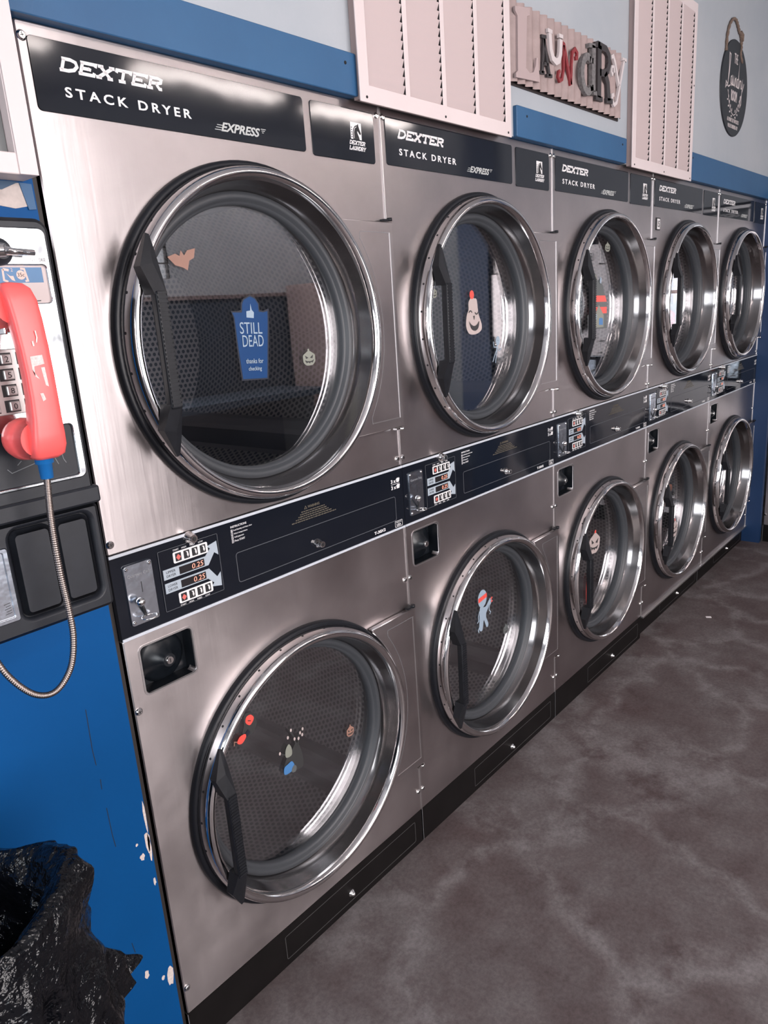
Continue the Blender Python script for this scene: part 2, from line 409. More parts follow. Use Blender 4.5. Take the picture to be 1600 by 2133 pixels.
# slab-serif strokes for the maker's wordmark, on a 1 x 1 cell
SLAB = {
 'D': [[(.12, 0), (.12, 1)], [(0, .0), (.5, 0), (.82, .15), (.95, .5), (.82, .85), (.5, 1), (0, 1)]],
 'E': [[(.12, 0), (.12, 1)], [(0, 0), (.92, 0), (.92, .26)], [(0, 1), (.92, 1), (.92, .76)], [(.12, .5), (.58, .5)], [(.6, .36), (.6, .64)]],
 'X': [[(.12, 1), (.85, 0)], [(.12, 0), (.85, 1)], [(-.04, 0), (.30, 0)], [(.66, 0), (1.0, 0)], [(-.04, 1), (.30, 1)], [(.66, 1), (1.0, 1)]],
 'T': [[(.5, 0), (.5, 1)], [(.05, .74), (.05, 1), (.95, 1), (.95, .74)], [(.28, 0), (.72, 0)]],
 'R': [[(.12, 0), (.12, 1)], [(0, 1), (.6, 1), (.84, .88), (.84, .62), (.6, .5), (.12, .5)], [(.5, .5), (.82, 0), (1.0, 0)], [(-.04, 0), (.36, 0)]],
 'L': [[(.15, 0), (.15, 1)], [(-.02, 1), (.36, 1)], [(-.02, 0), (.9, 0), (.9, .3)]],
 'A': [[(.1, 0), (.48, 1), (.86, 0)], [(.25, .36), (.72, .36)], [(-.06, 0), (.28, 0)], [(.68, 0), (1.04, 0)]],
 'U': [[(.12, 1), (.12, .3), (.3, .02), (.65, .02), (.84, .3), (.84, 1)], [(-.05, 1), (.3, 1)], [(.68, 1), (1.0, 1)]],
 'N': [[(.12, 0), (.12, 1), (.82, 0), (.82, 1)], [(-.05, 0), (.3, 0)], [(.66, 1), (1.0, 1)]],
 'Y': [[(.5, 0), (.5, .45)], [(.1, 1), (.5, .45), (.9, 1)], [(-.06, 1), (.28, 1)], [(.72, 1), (1.04, 1)], [(.32, 0), (.68, 0)]],
}
def slab(mb, word, x, z, wd, h, y, mat, shear=0.3, wt=0.17, th=0.0006, gap=0.14):
    cw = wd / (len(word) + gap * (len(word) - 1)); t = wt * h
    for i, ch in enumerate(word):
        ox = x + i * cw * (1 + gap)
        for st in SLAB[ch]:
            pts = []
            for a, b in st:
                zz = t / 2 + b * (h - t); pts.append((ox + a * cw + shear * (zz - h / 2), z + zz))
            mb.stroke(pts, t if len(st) > 2 or abs(st[0][0] - st[-1][0]) < .5 else t * 1.05, y, th, mat)

SCREW = [(0.0075, 0.0), (0.0072, -0.0015), (0.0045, -0.0038)]
def screw(mb, x, z, y=0.0, s=1.0, mat=None):
    mat = mat or CHROME
    mb.knob(x, z, [(r * s, y + d * s) for r, d in SCREW], mat, 14)
    a = 0.0035 * s; yy = y - 0.0039 * s
    mb.stroke([(x - a, z - a * .3), (x + a, z + a * .3)], 0.0011 * s, yy, 0.0002, BLACKP)
    mb.stroke([(x + a * .3, z - a), (x - a * .3, z + a)], 0.0011 * s, yy, 0.0002, BLACKP)

UZ, LZ, CXD = 1.447, 0.496, 0.40      # door centres
# ------------------------------------------------------------------ the stack dryer
def make_dryer():
    t = thing('stack_dryer', '', 'dryer')
    # cabinet shell behind the front
    b = MB()
    b.box(0.002, 0.008, 0.022, 1.0, 0.10, 1.92, BODY); b.box(0.790, 0.796, 0.022, 1.0, 0.10, 1.92, BODY)
    b.box(0.002, 0.796, 0.98, 1.0, 0.10, 1.92, BODY); b.box(0.002, 0.796, 0.022, 1.0, 1.915, 1.921, BODY); b.box(0.002, 0.796, 0.05, 1.0, 0.095, 0.10, BODY)
    b.build('cabinet_body', t, normals=True)
    # steel fronts with round openings
    b = MB(); b.plate([rect(0.0015, 0.7975, 1.112, 1.925, 0.004, 3), hole(circ(CXD, UZ, 0.29))], 0.0, 0.022, STEEL, 0.0022); b.build('upper_front_panel', t)
    b = MB(); b.plate([rect(0.0015, 0.7975, 0.104, 0.952, 0.004, 3), hole(circ(CXD, LZ, 0.29)), hole(rect(0.030, 0.142, 0.834, 0.928, 0.010, 4))], 0.0, 0.022, STEEL, 0.0022)
    b.build('lower_front_panel', t)
    b = MB(); b.box(0.7972, 0.7998, -0.0025, 0.02, 0.104, 1.925, STEEL_K); b.build('seam_highlight_strip', t, normals=True)  # added bright strip imitating the light caught along the panel edges
    # header labels
    lab = MB().plate([rect(0.016, 0.5635, 1.807, 1.907, 0.007)], -0.0018, 0.0, LABEL, 0.0006).build('header_label', t)
    b = MB(); slab(b, 'DEXTER', 0.062, 1.866, 0.177, 0.0205, -0.0018, WHITE, 0.36, 0.235, gap=0.10); b.build('brand_lettering', lab)
    b = MB(); b.text('STACK DRYER', 0.062, 1.831, 0.228, 0.0145, -0.0018, WHITE, weight=0.02, space=1.45); b.build('model_lettering', lab)
    b = MB(); b.text('EXPRESS', 0.352, 1.8195, 0.092, 0.0155, -0.0018, SILV, shear=0.35, weight=0.03)
    for i in range(3):
        b.stroke([(0.338 + i * 0.003, 1.8215 + i * 0.004), (0.352 + i * 0.002, 1.8215 + i * 0.004)], 0.0012, -0.0018, 0.0004, SILV)
        b.stroke([(0.447 + i * 0.001, 1.8345 - i * 0.003), (0.459 - i * 0.003, 1.8345 - i * 0.003)], 0.0012, -0.0018, 0.0004, SILV)
    b.build('express_lettering', lab)
    bad = MB().plate([rect(0.583, 0.7765, 1.8035, 1.906, 0.007)], -0.0018, 0.0, LABEL, 0.0006).build('badge_label', t)
    b = MB(); X0, Z0, W_, H_ = 0.7, 1.8475, 0.034, 0.033
    P = lambda l: [(X0 + a * W_, Z0 + c * H_) for a, c in l]
    b.poly(P([(0, 0), (1, 0), (1, 1), (0, 1)]), -0.0018, 0.0005, WHITE)
    b.poly(P([(.2, 0), (.18, .35), (.26, .62), (.42, .80), (.62, .86), (.72, .95), (.74, .82), (.82, .62), (.95, .40), (.90, .30), (.80, .34), (.70, .46), (.58, .52), (.62, .36), (.74, .16), (.80, 0)]), -0.0023, 0.0004, BLACKP)
    for i in range(5): b.stroke(P([(.05, .12 + .14 * i), (.13, .12 + .14 * i)]), 0.002, -0.0023, 0.0004, BLACKP)
    b.stroke(P([(.28, .05), (.27, .4), (.36, .65), (.55, .76)]), 0.0012, -0.0027, 0.0003, WHITE)
    b.build('horse_emblem', bad)
    b = MB(); slab(b, 'DEXTER', 0.6955, 1.8365, 0.049, 0.0085, -0.0018, WHITE, 0.3, 0.2); slab(b, 'LAUNDRY', 0.694, 1.8255, 0.051, 0.0085, -0.0018, WHITE, 0.3, 0.2); b.build('badge_lettering', bad)
    # control band
    band = MB().box(0.0, 0.7985, -0.004, 0.015, 0.952, 1.112, BAND).build('control_band', t, normals=True)
    for z in (0.9545, 1.1095):
        MB().box(0.0, 0.7985, -0.006, -0.0035, z - 0.0028, z + 0.0028, TRIM, 0.0006).build('trim_strip', band, normals=True)
    b = MB(); b.stroke(outline(rect(0.265, 0.766, 0.978, 1.040, 0.006)), 0.0013, -0.004, 0.0005, LINE, True); b.build('access_cover_outline', band)
    b = MB(); y = -0.004
    b.text('INSTRUCTIONS', 0.260, 1.0935, 0.040, 0.0042, y, WHITE, weight=0.01)
    for i, (s_, w_) in enumerate((('Load laundry and close door', 0.047), ('Select temperature', 0.034), ('Add payment', 0.024), ('Press START', 0.026))):
        z = 1.0855 - i * 0.0072
        b.stroke(outline(rect(0.260, 0.2638, z - 0.0008, z + 0.0046, 0)), 0.0006, y, 0.0004, WHITE, True)
        b.text(str(i + 1), 0.2612, z + 0.0002, 0.0016, 0.0032, y, WHITE); b.text(s_, 0.2665, z, w_, 0.0042, y, WHITE)
    b.build('instruction_text', band)
    b = MB(); b.text('WARNING', 0.470, 1.0835, 0.036, 0.006, y, GOLDP, weight=0.02)
    b.stroke([(0.460, 1.0835), (0.4675, 1.0835), (0.46375, 1.0895)], 0.0012, y, 0.0004, GOLDP, True)
    rr = random.Random(7)
    for i, (xa, xb) in enumerate(((0.45, 0.522), (0.446, 0.530), (0.440, 0.536), (0.432, 0.545), (0.420, 0.556))):
        x = xa; z = 1.0785 - i * 0.0048
        while x < xb - 0.003:
            l = rr.uniform(0.003, 0.010); b.stroke([(x, z), (min(x + l, xb), z)], 0.0022, y, 0.0004, GOLDP); x += l + 0.0016
    b.build('warning_text', band)
    b = MB(); b.text('T-30X2', 0.680, 0.9625, 0.042, 0.0075, y, WHITE, weight=0.03); b.build('model_number', band)
    b = MB(); b.stroke(outline(rect(0.760, 0.788, 0.9605, 0.9755, 0.001)), 0.001, y, 0.0004, WHITE, True)
    b.text('MADE IN', 0.764, 0.9705, 0.020, 0.003, y, WHITE); b.text('USA', 0.7655, 0.9625, 0.017, 0.006, y, WHITE, weight=0.02); b.build('origin_mark', band)
    b = MB()
    for z in (1.0745, 1.0585):
        b.text('3 x', 0.7535, z, 0.0185, 0.0095, y, WHITE, weight=0.03)
        b.poly([(0.775, z), (0.7845, z), (0.787, z + 0.0085), (0.785, z + 0.011), (0.782, z + 0.0095), (0.779, z + 0.0115), (0.776, z + 0.0095), (0.7735, z + 0.0085)], y, 0.0004, WHITE)
    b.stroke([(0.7535, 1.0713), (0.786, 1.0713)], 0.0009, y, 0.0004, WHITE); b.build('load_size_mark', band)
    # coin slide
    cp = MB().plate([rect(0.021, 0.078, 0.974, 1.088, 0.005)], -0.0075, -0.004, PLATE, 0.0008).build('coin_plate', t)
    for x in (0.0268, 0.0725):
        for z in (0.9805, 1.0815): MB().knob(x, z, [(0.0036, -0.0075), (0.0034, -0.0085), (0.0018, -0.0098)], CHROME, 12).build('plate_screw', cp)
    MB().stroke([(0.0515, 1.052), (0.0515, 1.032)], 0.0014, -0.0075, 0.0003, BLACKP).build('coin_opening', cp)
    b = MB(); b.text('Quarters Only', 0.0265, 1.0625, 0.047, 0.0075, -0.0075, BODY, weight=0.01); b.build('engraved_lettering', cp)
    b = MB(); b.tube([(0.050 + 0.014 * cos(a), -0.009 - 0.012 * (1 + sin(a)), 0.988) for a in [2 * pi * i / 20 for i in range(21)]], 0.0014, CHROME, 8, False); b.build('guard_loop', cp)
    b = MB(); b.tube([(0.0505, -0.0085, 0.988), (0.0465, -0.0125, 1.000), (0.0395, -0.0190, 1.017)], [0.0026, 0.0026, 0.0022], BLACKP, 8); b.build('coin_lever', cp)
    b = MB(); kc = Vector((0.0375, -0.0205, 1.0205)); kd = Vector((-0.5, -0.55, 0.6)).normalized()
    b.tube([kc - kd * 0.008 * cos(pi * i / 10) for i in range(11)], [max(0.0003, 0.008 * sin(pi * i / 10)) for i in range(11)], CHROME, 18); b.build('lever_knob', cp)
    # control panel
    c = MB().plate([rect(0.092, 0.226, 0.976, 1.094, 0.002)], -0.0055, -0.004, BAND, 0.0004).build('control_panel', t)
    b = MB(); b.stroke(outline(rect(0.0928, 0.2252, 0.9768, 1.0932, 0.002)), 0.0009, -0.0055, 0.0004, LINE, True); b.build('panel_outline', c)
    y = -0.0055
    up_ = [(0.098, 1.037), (0.197, 1.037), (0.2135, 1.0585), (0.2225, 1.051), (0.2215, 1.0795), (0.198, 1.0745), (0.205, 1.0685), (0.192, 1.0565), (0.098, 1.0565)]
    for nm, fl in (('upper_arrow', lambda z: z), ('lower_arrow', lambda z: 2.067 - z)):
        pts = [(x, fl(z)) for x, z in up_]
        ar = MB().poly(pts, y, 0.0006, GREYP)
        zz = min(fl(1.037), fl(1.0565))
        ar.text('UPPER' if nm[0] == 'u' else 'LOWER', 0.104, zz + 0.011, 0.020, 0.0048, y - 0.0006, BLACKP, th=0.0003)
        ar.text('DRYER', 0.104, zz + 0.0035, 0.020, 0.0048, y - 0.0006, BLACKP, th=0.0003)
        ar.build(nm, c)
        d = MB().box(0.132, 0.188, y - 0.0012, y, zz + 0.0022, zz + 0.0165, SCREEN)
        d.text('0.25', 0.160, zz + 0.0044, 0.025, 0.0096, y - 0.0012, LED, th=0.0004, shear=0.12, weight=-0.012); d.build('price_display', c, normals=False)
        bz = 1.0625 if nm[0] == 'u' else 0.983
        b = MB().plate([rect(0.123, 0.200, bz, bz + 0.0215, 0.003)], y - 0.0008, y, WHITE)
        b.build('button_strip', c)
        for i in range(4):
            x = 0.1275 + i * 0.0183
            q = MB().plate([rect(x, x + 0.0125, bz + 0.003, bz + 0.0185, 0.001)], y - 0.0016, y - 0.0008, BLACKP)
            if i == 0: q.poly([(x + .001, bz + .0105), (x + .006, bz + .0045), (x + .0115, bz + .0105), (x + .006, bz + .0165)], y - 0.0016, 0.0003, REDD)
            else: q.poly([(x + .0045, bz + .017), (x + .009, bz + .016), (x + .0105, bz + .009), (x + .0085, bz + .005), (x + .0065, bz + .009), (x + .007, bz + .0135)], y - 0.0016, 0.0003, WHITE)
            q.build('program_button', c)
        b = MB()
        for i, s_ in enumerate(('START', 'HIGH', 'MED', 'LOW')):
            b.text(s_, 0.1245 + i * 0.0188, 1.0862 if nm[0] == 'u' else 0.9775, 0.0125 if i == 0 else 0.0105, 0.0032, y, WHITE)
        b.build('button_lettering', c)
    # locks
    def lock(x, z, y, nm, s=1.0):
        b = MB(); b.lathe(x, z, [(0.0125 * s, y), (0.0125 * s, y - 0.003), (0.0095 * s, y - 0.006), (0.0085 * s, y - 0.016 * s), (0.0075 * s, y - 0.018 * s)], CHROME, 20)
        b.disc(x, z, 0.0075 * s, y - 0.018 * s, CHROME, 20)
        b.lathe(x, z, [(0.0045 * s, y - 0.018 * s - .0002), (0.003 * s, y - 0.018 * s - .0002)], BLACKP, 16)
        b.knob(x, z, [(0.0028 * s, y - 0.018 * s), (0.0026 * s, y - 0.019 * s)], BLACKP, 10)
        return b.build(nm, t)
    lock(0.163, 1.102, -0.004, 'key_lock'); lock(0.491, 0.996, -0.004, 'key_lock', 0.9)
    # lock recess in the lower front
    rc = MB(); rc.box(0.026, 0.146, 0.034, 0.036, 0.83, 0.932, DOME)
    for x0, x1, z0, z1 in ((0.028, 0.0305, 0.832, 0.930), (0.1415, 0.144, 0.832, 0.930), (0.028, 0.144, 0.832, 0.8345), (0.028, 0.144, 0.9275, 0.930)): rc.box(x0, x1, 0.003, 0.036, z0, z1, DOME)
    rc = rc.build('lock_recess', t, normals=True)
    b = MB(); b.stroke(outline(rect(0.0285, 0.1435, 0.8325, 0.9295, 0.011)), 0.0035, 0.0, 0.0014, STEEL_K, True); b.build('recess_rim', rc)
    b = MB(); b.knob(0.0875, 0.880, [(0.050, 0.034), (0.049, 0.031), (0.040, 0.026), (0.026, 0.018), (0.017, 0.008), (0.014, 0.003), (0.0125, 0.001)], DOME, 36); b.build('lock_dome', rc)
    b = MB(); b.knob(0.0875, 0.880, [(0.008, 0.002), (0.008, -0.001), (0.0068, -0.0022)], CHROME, 20); b.stroke([(0.0875, 0.876), (0.0875, 0.884)], 0.0016, -0.0022, 0.0003, BLACKP); b.build('lock_cylinder', rc)
    for x, z in ((0.042, 0.917), (0.122, 0.917), (0.122, 0.858), (0.042, 0.845)):
        b = MB(); b.knob(x, z, [(0.0042, 0.033), (0.0038, 0.030), (0.0015, 0.0275)], CHROME, 12); b.build('recess_screw', rc)
    for x in (0.0095, 0.7885):
        for z in (1.904, 1.131, 0.809, 0.168):
            b = MB(); screw(b, x, z, 0.0); b.build('panel_screw', t)
    # drums
    for nm, cz in (('upper_drum', UZ), ('lower_drum', LZ)):
        b = MB(); b.lathe(CXD, cz, [(0.345, 0.075), (0.345, 0.70)], DRUM, 96, uv=True)
        f = b.disc(CXD, cz, 0.345, 0.70, DRUM, 96); lay = b.bm.loops.layers.uv.verify()
        for lp in f.loops: lp[lay].uv = (lp.vert.co.x, lp.vert.co.z)
        b.lathe(CXD, cz, [(0.288, 0.05), (0.288, 0.085), (0.345, 0.085)], COLLAR, 72)
        dr = b.build(nm, t)
        for k in range(3):
            a = R(-46.5 + 120 * k); ux, uz = cos(a), sin(a); tx, tz = -sin(a), cos(a)
            b = MB(); sec = [(0.344, -0.060), (0.335, -0.045), (0.292, -0.024), (0.288, -0.012), (0.288, 0.012), (0.292, 0.024), (0.335, 0.045), (0.344, 0.060)]
            sec = [(0.3435, -0.100)] + sec + [(0.3435, 0.100)]
            for si, ((r0, o0), (r1, o1)) in enumerate(zip(sec, sec[1:])):
                q = [(CXD + r0 * ux + o0 * tx, 0.08, cz + r0 * uz + o0 * tz), (CXD + r1 * ux + o1 * tx, 0.08, cz + r1 * uz + o1 * tz),
                     (CXD + r1 * ux + o1 * tx, 0.69, cz + r1 * uz + o1 * tz), (CXD + r0 * ux + o0 * tx, 0.69, cz + r0 * uz + o0 * tz)]
                b.face(q, MARG if si in (0, 8) else LIFT, False)
            b.face([(CXD + r * ux + o * tx, 0.08, cz + r * uz + o * tz) for r, o in sec], LIFT)
            b.build('drum_rib', dr)
    # doors
    for nm, cz in (('upper_door', UZ), ('lower_door', LZ)):
        b = MB(); cx = CXD
        b.lathe(cx, cz, [(0.3165, -0.004), (0.316, -0.012), (0.3145, -0.028), (0.3125, -0.037), (0.3095, -0.0425), (0.305, -0.0455), (0.300, -0.0455), (0.2955, -0.0430), (0.2925, -0.038), (0.290, -0.030)], CHROME_R, 128)
        b.lathe(cx, cz, [(0.290, -0.030), (0.2845, -0.006), (0.277, 0.022), (0.272, 0.026)], BEZEL, 128)
        b.lathe(cx, cz, [(0.272, 0.026), (0.3, 0.010), (0.316, -0.004)], RUBBER, 96)
        for i in range(30):
            a = 2 * pi * (i + .5) / 30; r = 0.3150; ca, sa = cos(a), sin(a)
            c0 = Vector((cx + r * ca, -0.0240, cz + r * sa)); tv = Vector((-sa, 0, ca)); yv = Vector((-0.2 * ca, -0.98, -0.2 * sa))
            c0 += Vector((ca, -0.2, sa)) * 0.0003
            b.face([c0 + tv * 0.0026 * cos(q) + yv * 0.0026 * sin(q) for q in [2 * pi * j / 10 for j in range(10)]], BLACKP)
        door = b.build(nm, t)
        b = MB(); b.lathe(cx, cz, [(0.3275, 0.0), (0.3270, -0.008), (0.3245, -0.0125), (0.319, -0.014), (0.3155, -0.012), (0.314, 0.0)], RUBBER, 96); b.build('outer_gasket', door)
        b = MB(); b.lathe(cx, cz, [(0.279, 0.023), (0.277, 0.017), (0.272, 0.0135), (0.2665, 0.0135), (0.263, 0.016), (0.2605, 0.022), (0.259, 0.023), (0.257, 0.0235), (0.2545, 0.027), (0.254, 0.036), (0.256, 0.05), (0.30, 0.052)], GASKET, 96); b.build('inner_gasket', door)
        b = MB(); b.plate([circ(cx, cz, 0.2565, 96)], 0.034, 0.040, GLASS, back=True); g = b.build('door_glass', door)
        # handle: a straight ribbed grip held by two wedge feet on the rim
        b = MB(); yb, yf = -0.046, -0.076
        def solid(pts, y0, y1, mat, ch=0.0025):
            b.plate([lambda d, p=pts: p], y0, y1, mat); 
        def shape(sg):
            return [(cx + a, cz + sg * c * (1 if sg > 0 else 0.965)) for a, c in ((-0.2690, 0.1870), (-0.2630, 0.1850), (-0.2605, 0.1500), (-0.2600, 0.0910), (-0.2830, 0.0910), (-0.2960, 0.1350))]
        for sg in (1, -1):
            pts = shape(sg); pts = pts if sg == 1 else pts[::-1]
            # wedge: thin at the rim end, full depth near the grip
            k = b.mi(HANDLE)
            fr_y = {0: -0.0555, 1: -0.0555, 2: -0.064, 3: -0.079, 4: -0.079, 5: -0.069}
            idx = list(range(6)) if sg == 1 else list(range(6))[::-1]
            F = [b.bm.verts.new((pts[i][0], fr_y[idx[i]], pts[i][1])) for i in range(6)]
            B = [b.bm.verts.new((pts[i][0], -0.049, pts[i][1])) for i in range(6)]
            cF = b.bm.verts.new((sum(p[0] for p in pts) / 6, -0.0685, sum(p[1] for p in pts) / 6))
            for i in range(6):
                j = (i + 1) % 6
                for q in ((F[i], F[j], cF), (F[i], B[i], B[j], F[j])):
                    f = b.bm.faces.new(q); f.material_index = k
            f = b.bm.faces.new(B); f.material_index = k
        b.box(cx - 0.2820, cx - 0.2600, -0.081, -0.063, cz - 0.096, cz + 0.096, HANDLE, 0.004)
        for i in range(27):
            z = cz - 0.091 + i * 0.007; b.box(cx - 0.2800, cx - 0.2620, -0.0822, -0.079, z, z + 0.0038, HANDLE)
        b.build('door_handle', door, normals=True)
        # hinge plate
        a1 = math.asin(0.228 / 0.3265)
        def pl(d, cz=cz, a1=a1):
            arcp = [(cx + (0.3265 + d) * cos(a), cz + (0.3265 + d) * sin(a)) for a in [-a1 + 2 * a1 * i / 24 for i in range(25)]]
            arcp[0] = (arcp[0][0], cz - 0.235 + d); arcp[-1] = (arcp[-1][0], cz + 0.235 - d)
            return [(0.8045 - d, cz + 0.235 - d)] + arcp[::-1] + [(0.8045 - d, cz - 0.235 + d)]
        b = MB(); b.plate([pl], -0.016, -0.003, STEEL, 0.0015, back=True)
        op = [(0.792, cz + 0.212), (0.792, cz - 0.212), (0.690, cz - 0.212)] + [(cx + 0.350 * cos(a), cz + 0.350 * sin(a)) for a in [-0.60 + 1.20 * i / 16 for i in range(17)]] + [(0.690, cz + 0.212)]
        b.stroke(op[:2], 0.0028, -0.016, 0.0012, STEEL_K); b.stroke(op[2:], 0.0012, -0.016, 0.0004, BODY)
        b.stroke([op[1], op[2]], 0.0018, -0.016, 0.0008, STEEL_K); b.stroke([op[-1], op[0]], 0.0012, -0.016, 0.0004, BODY)
        b.tube([(cx + 0.3265 * cos(a), -0.0165, cz + 0.3265 * sin(a)) for a in [-a1 + 2 * a1 * i / 24 for i in range(25)]], 0.0016, STEEL_K, 6)
        b.build('hinge_plate', door)
        for s_, h_ in ((1, RUBBER), (-1, CHROME)):
            b = MB(); z = cz + s_ * 0.237
            b.tube([(0.797, -0.014, z), (0.797, -0.014, z + s_ * 0.007)], 0.0065, h_, 12); b.box(0.775, 0.797, -0.016, -0.004, min(z, z + s_ * 0.004), max(z, z + s_ * 0.004), h_)
            b.build('hinge_pin', door, normals=True)
    return t

def make_kick(t, recessed):
    b = MB()
    y0 = 0.016 if recessed else 0.0
    z1 = 0.094 if recessed else 0.104
    b.box(0.0, 0.7965, y0, 0.06, 0.0, z1, KICK)
    k = b.build('kick_panel', t, normals=True)
    b = MB(); b.stroke(outline(rect(0.27, 0.765, 0.018, 0.082, 0.004)), 0.0018, y0, 0.0006, KICKL, True); b.build('kick_outline', k)
    b = MB(); b.knob(0.496, 0.040, [(0.0105, y0), (0.0105, y0 - 0.002), (0.0065, y0 - 0.004), (0.0055, y0 - 0.009), (0.003, y0 - 0.011)], CHROME, 14); b.build('kick_bolt', k)
    b = MB(); b.box(0.0, 0.0016, y0 - 0.001, y0 + 0.03, 0.0, 0.104, BODY); b.build('kick_edge', k)
    if recessed:
        b = MB(); b.box(0.0, 0.7985, -0.012, 0.02, 0.095, 0.1035, STEEL_K, 0.001); b.build('steel_ledge', t, normals=True)

proto = make_dryer()
units = []
LBL = ['nearest stainless stack dryer beside the blue panel, blue tombstone sticker on its upper glass',
       'second stack dryer from the payphone, winking ghost sticker on its upper glass',
       'middle stack dryer below the corrugated sign, haunted house sticker on its upper glass',
       'fourth stack dryer with a small 15 tag and clothes inside its upper drum',
       'farthest dryer in the row, against the dark blue pier']
for i in range(5):
    o = proto if i == 0 else copy_tree(proto)
    units.append(o)
for i, o in enumerate(units):
    o.location = (0.8 * i, 0, 0); o['label'] = LBL[i]; o['group'] = 'stainless stack dryers along the wall'
    make_kick(o, i >= 3)
side = []
for k in range(2):
    o = copy_tree(units[0]); side.append(o)
    o.location = (4.045, -0.088 - 0.8 * k, 0); o.rotation_euler = (0, 0, R(-90)); o['group'] = 'stack dryers on the end wall'
    o['label'] = ['stack dryer on the end wall, its cream edge showing right of the blue pier', 'stack dryer tagged 18 on the end wall, seen only as a reflection'][k]
def numtag(o, txt, x, z):
    b = MB(); b.box(x, x + 0.036, -0.003, 0.0, z, z + 0.046, BLACKP); b.box(x + 0.004, x + 0.032, -0.0036, -0.003, z + 0.004, z + 0.042, WHITE)
    b.text(txt, x + 0.008, z + 0.011, 0.020, 0.024, -0.0036, BLACKP, weight=0.02); b.build('number_tag', o, normals=False)
numtag(units[3], '15', 0.040, 1.722); numtag(side[1], '18', 0.05, 1.71)

# ------------------------------------------------------------------ room shell
def bx(name, x0, x1, y0, y1, z0, z1, mat, bev=0.0): return MB().box(x0, x1, y0, y1, z0, z1, mat, bev).build(name, normals=True)
CH = 3.1
struct(bx('floor', -3.1, 5.4, -4.4, 1.3, -0.08, 0.0, FLOOR))
struct(bx('ceiling', -3.1, 5.4, -4.4, 1.3, CH, CH + 0.08, CEIL))
wb = struct(bx('wall_back', -3.0, 5.3, -0.008, 0.20, 1.928, CH, WALLUP))
# blue painted plywood left of the dryers, with the dark gap at its edge
wl = struct(bx('wall_panel_left', -3.0, -0.012, 0.0, 0.10, 0.0, 1.928, BLUE))
struct(bx('trim_1', -0.0125, -0.0008, 0.009, 0.10, 0.0, 1.92, plain('dark_gap_trim', (0.018, 0.013, 0.011), 0.6)))
struct(bx('wall_rear', -3.0, 5.3, 1.06, 1.2, 0.0, 1.93, WALLUP))
struct(bx('wall_right', 5.16, 5.3, -4.3, 1.06, 0.0, CH, WALLUP))
struct(bx('wall_end_upper', 4.03, 5.16, -1.70, 0.012, 1.935, CH, WALLUP))
struct(bx('trim_2', 4.0, 4.034, -0.083, 1.05, 0.0, 1.975, BLUE2))
struct(bx('wall_pier', 4.0, 5.16, -1.95, -1.70, 0.0, CH, BLUE2))
# opposite wall with the shop windows
def wallx(name, y0, y1, spans, mat):
    b = MB()
    for x0, x1, z0, z1 in spans: b.box(x0, x1, y0, y1, z0, z1, mat)
    return struct(b.build(name, normals=True))
wallx('wall_front', -4.35, -4.2, [(-3.0, -1.5, 0, CH), (-1.5, 2.2, 2.55, CH), (-1.5, 2.2, 0, 0.6), (2.2, 2.32, 0, CH), (2.32, 3.10, 2.6, CH), (2.32, 3.10, 0, 1.86), (3.10, 5.16, 0, CH)], WALLFAR)
wallx('wall_left', -4.2, 0.0, [], WALLUP) if False else None
b = MB()
for y0, y1, z0, z1 in ((-4.2, -3.45, 0, CH), (-3.45, -1.0, 2.5, CH), (-3.45, -1.0, 0, 0.5), (-1.0, 0.2, 0, CH)): b.box(-3.1, -3.0, y0, y1, z0, z1, WALLUP)
struct(b.build('wall_left', normals=True))
MULL = plain('dark_window_frame', (0.03, 0.03, 0.035), 0.4)
def window(name, x0, x1, y, z0, z1, nx, nz, th=0.03):
    b = MB()
    for i in range(nx + 1):
        x = x0 + (x1 - x0) * i / nx; b.box(x - th / 2, x + th / 2, y - 0.02, y + 0.02, z0, z1, MULL)
    for i in range(nz + 1):
        z = z0 + (z1 - z0) * i / nz; b.box(x0, x1, y - 0.018, y + 0.018, z - th / 2, z + th / 2, MULL)
    o = struct(b.build(name, normals=True)); return o
window('window_1', -1.5, 2.2, -4.22, 0.6, 2.55, 4, 2, 0.05)
window('window_2', 2.32, 3.10, -4.22, 1.86, 2.6, 7, 6, 0.010)
b = MB()
for y in (-3.45, -2.63, -1.82, -1.0): b.box(-3.06, -3.02, y - 0.025, y + 0.025, 0.5, 2.5, MULL)
for z in (0.5, 1.5, 2.5): b.box(-3.06, -3.02, -3.45, -1.0, z - 0.025, z + 0.025, MULL)
struct(b.build('added_side_window', normals=True))  # unseen window added on the left to brighten the end-wall dryers
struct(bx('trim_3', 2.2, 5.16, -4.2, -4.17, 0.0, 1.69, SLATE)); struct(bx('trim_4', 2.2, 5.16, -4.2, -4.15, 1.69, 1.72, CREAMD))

# blue boards above the dryers
for x0, x1, z0, z1, lb in ((-0.030, 0.7135, 1.926, 2.006, 'faded blue board above the nearest dryer, left of the first louvred grille'),
                       (1.362, 2.100, 1.926, 2.005, 'bright blue board directly below the corrugated sign'),
                       (2.712, 3.995, 1.926, 2.032, 'blue board under the round hanging sign at the far end')):
    p = MB().plate([rect(x0, x1, z0, z1, 0.004, 3)], -0.020, 0.011, BLUEB, 0.0015)
    bo = p.build('wall_board')
    tag(bo, lb, 'board', 'blue boards above the dryers')
    for xx in (x0 + 0.055, x1 - 0.035):
        b = MB(); b.knob(xx, z1 - 0.022, [(0.0035, -0.020), (0.0032, -0.0212), (0.001, -0.0216)], DARK, 10); b.build('screw', bo)

LOUV = plain('louvre_pink_cream', (0.53, 0.435, 0.43), 0.45)
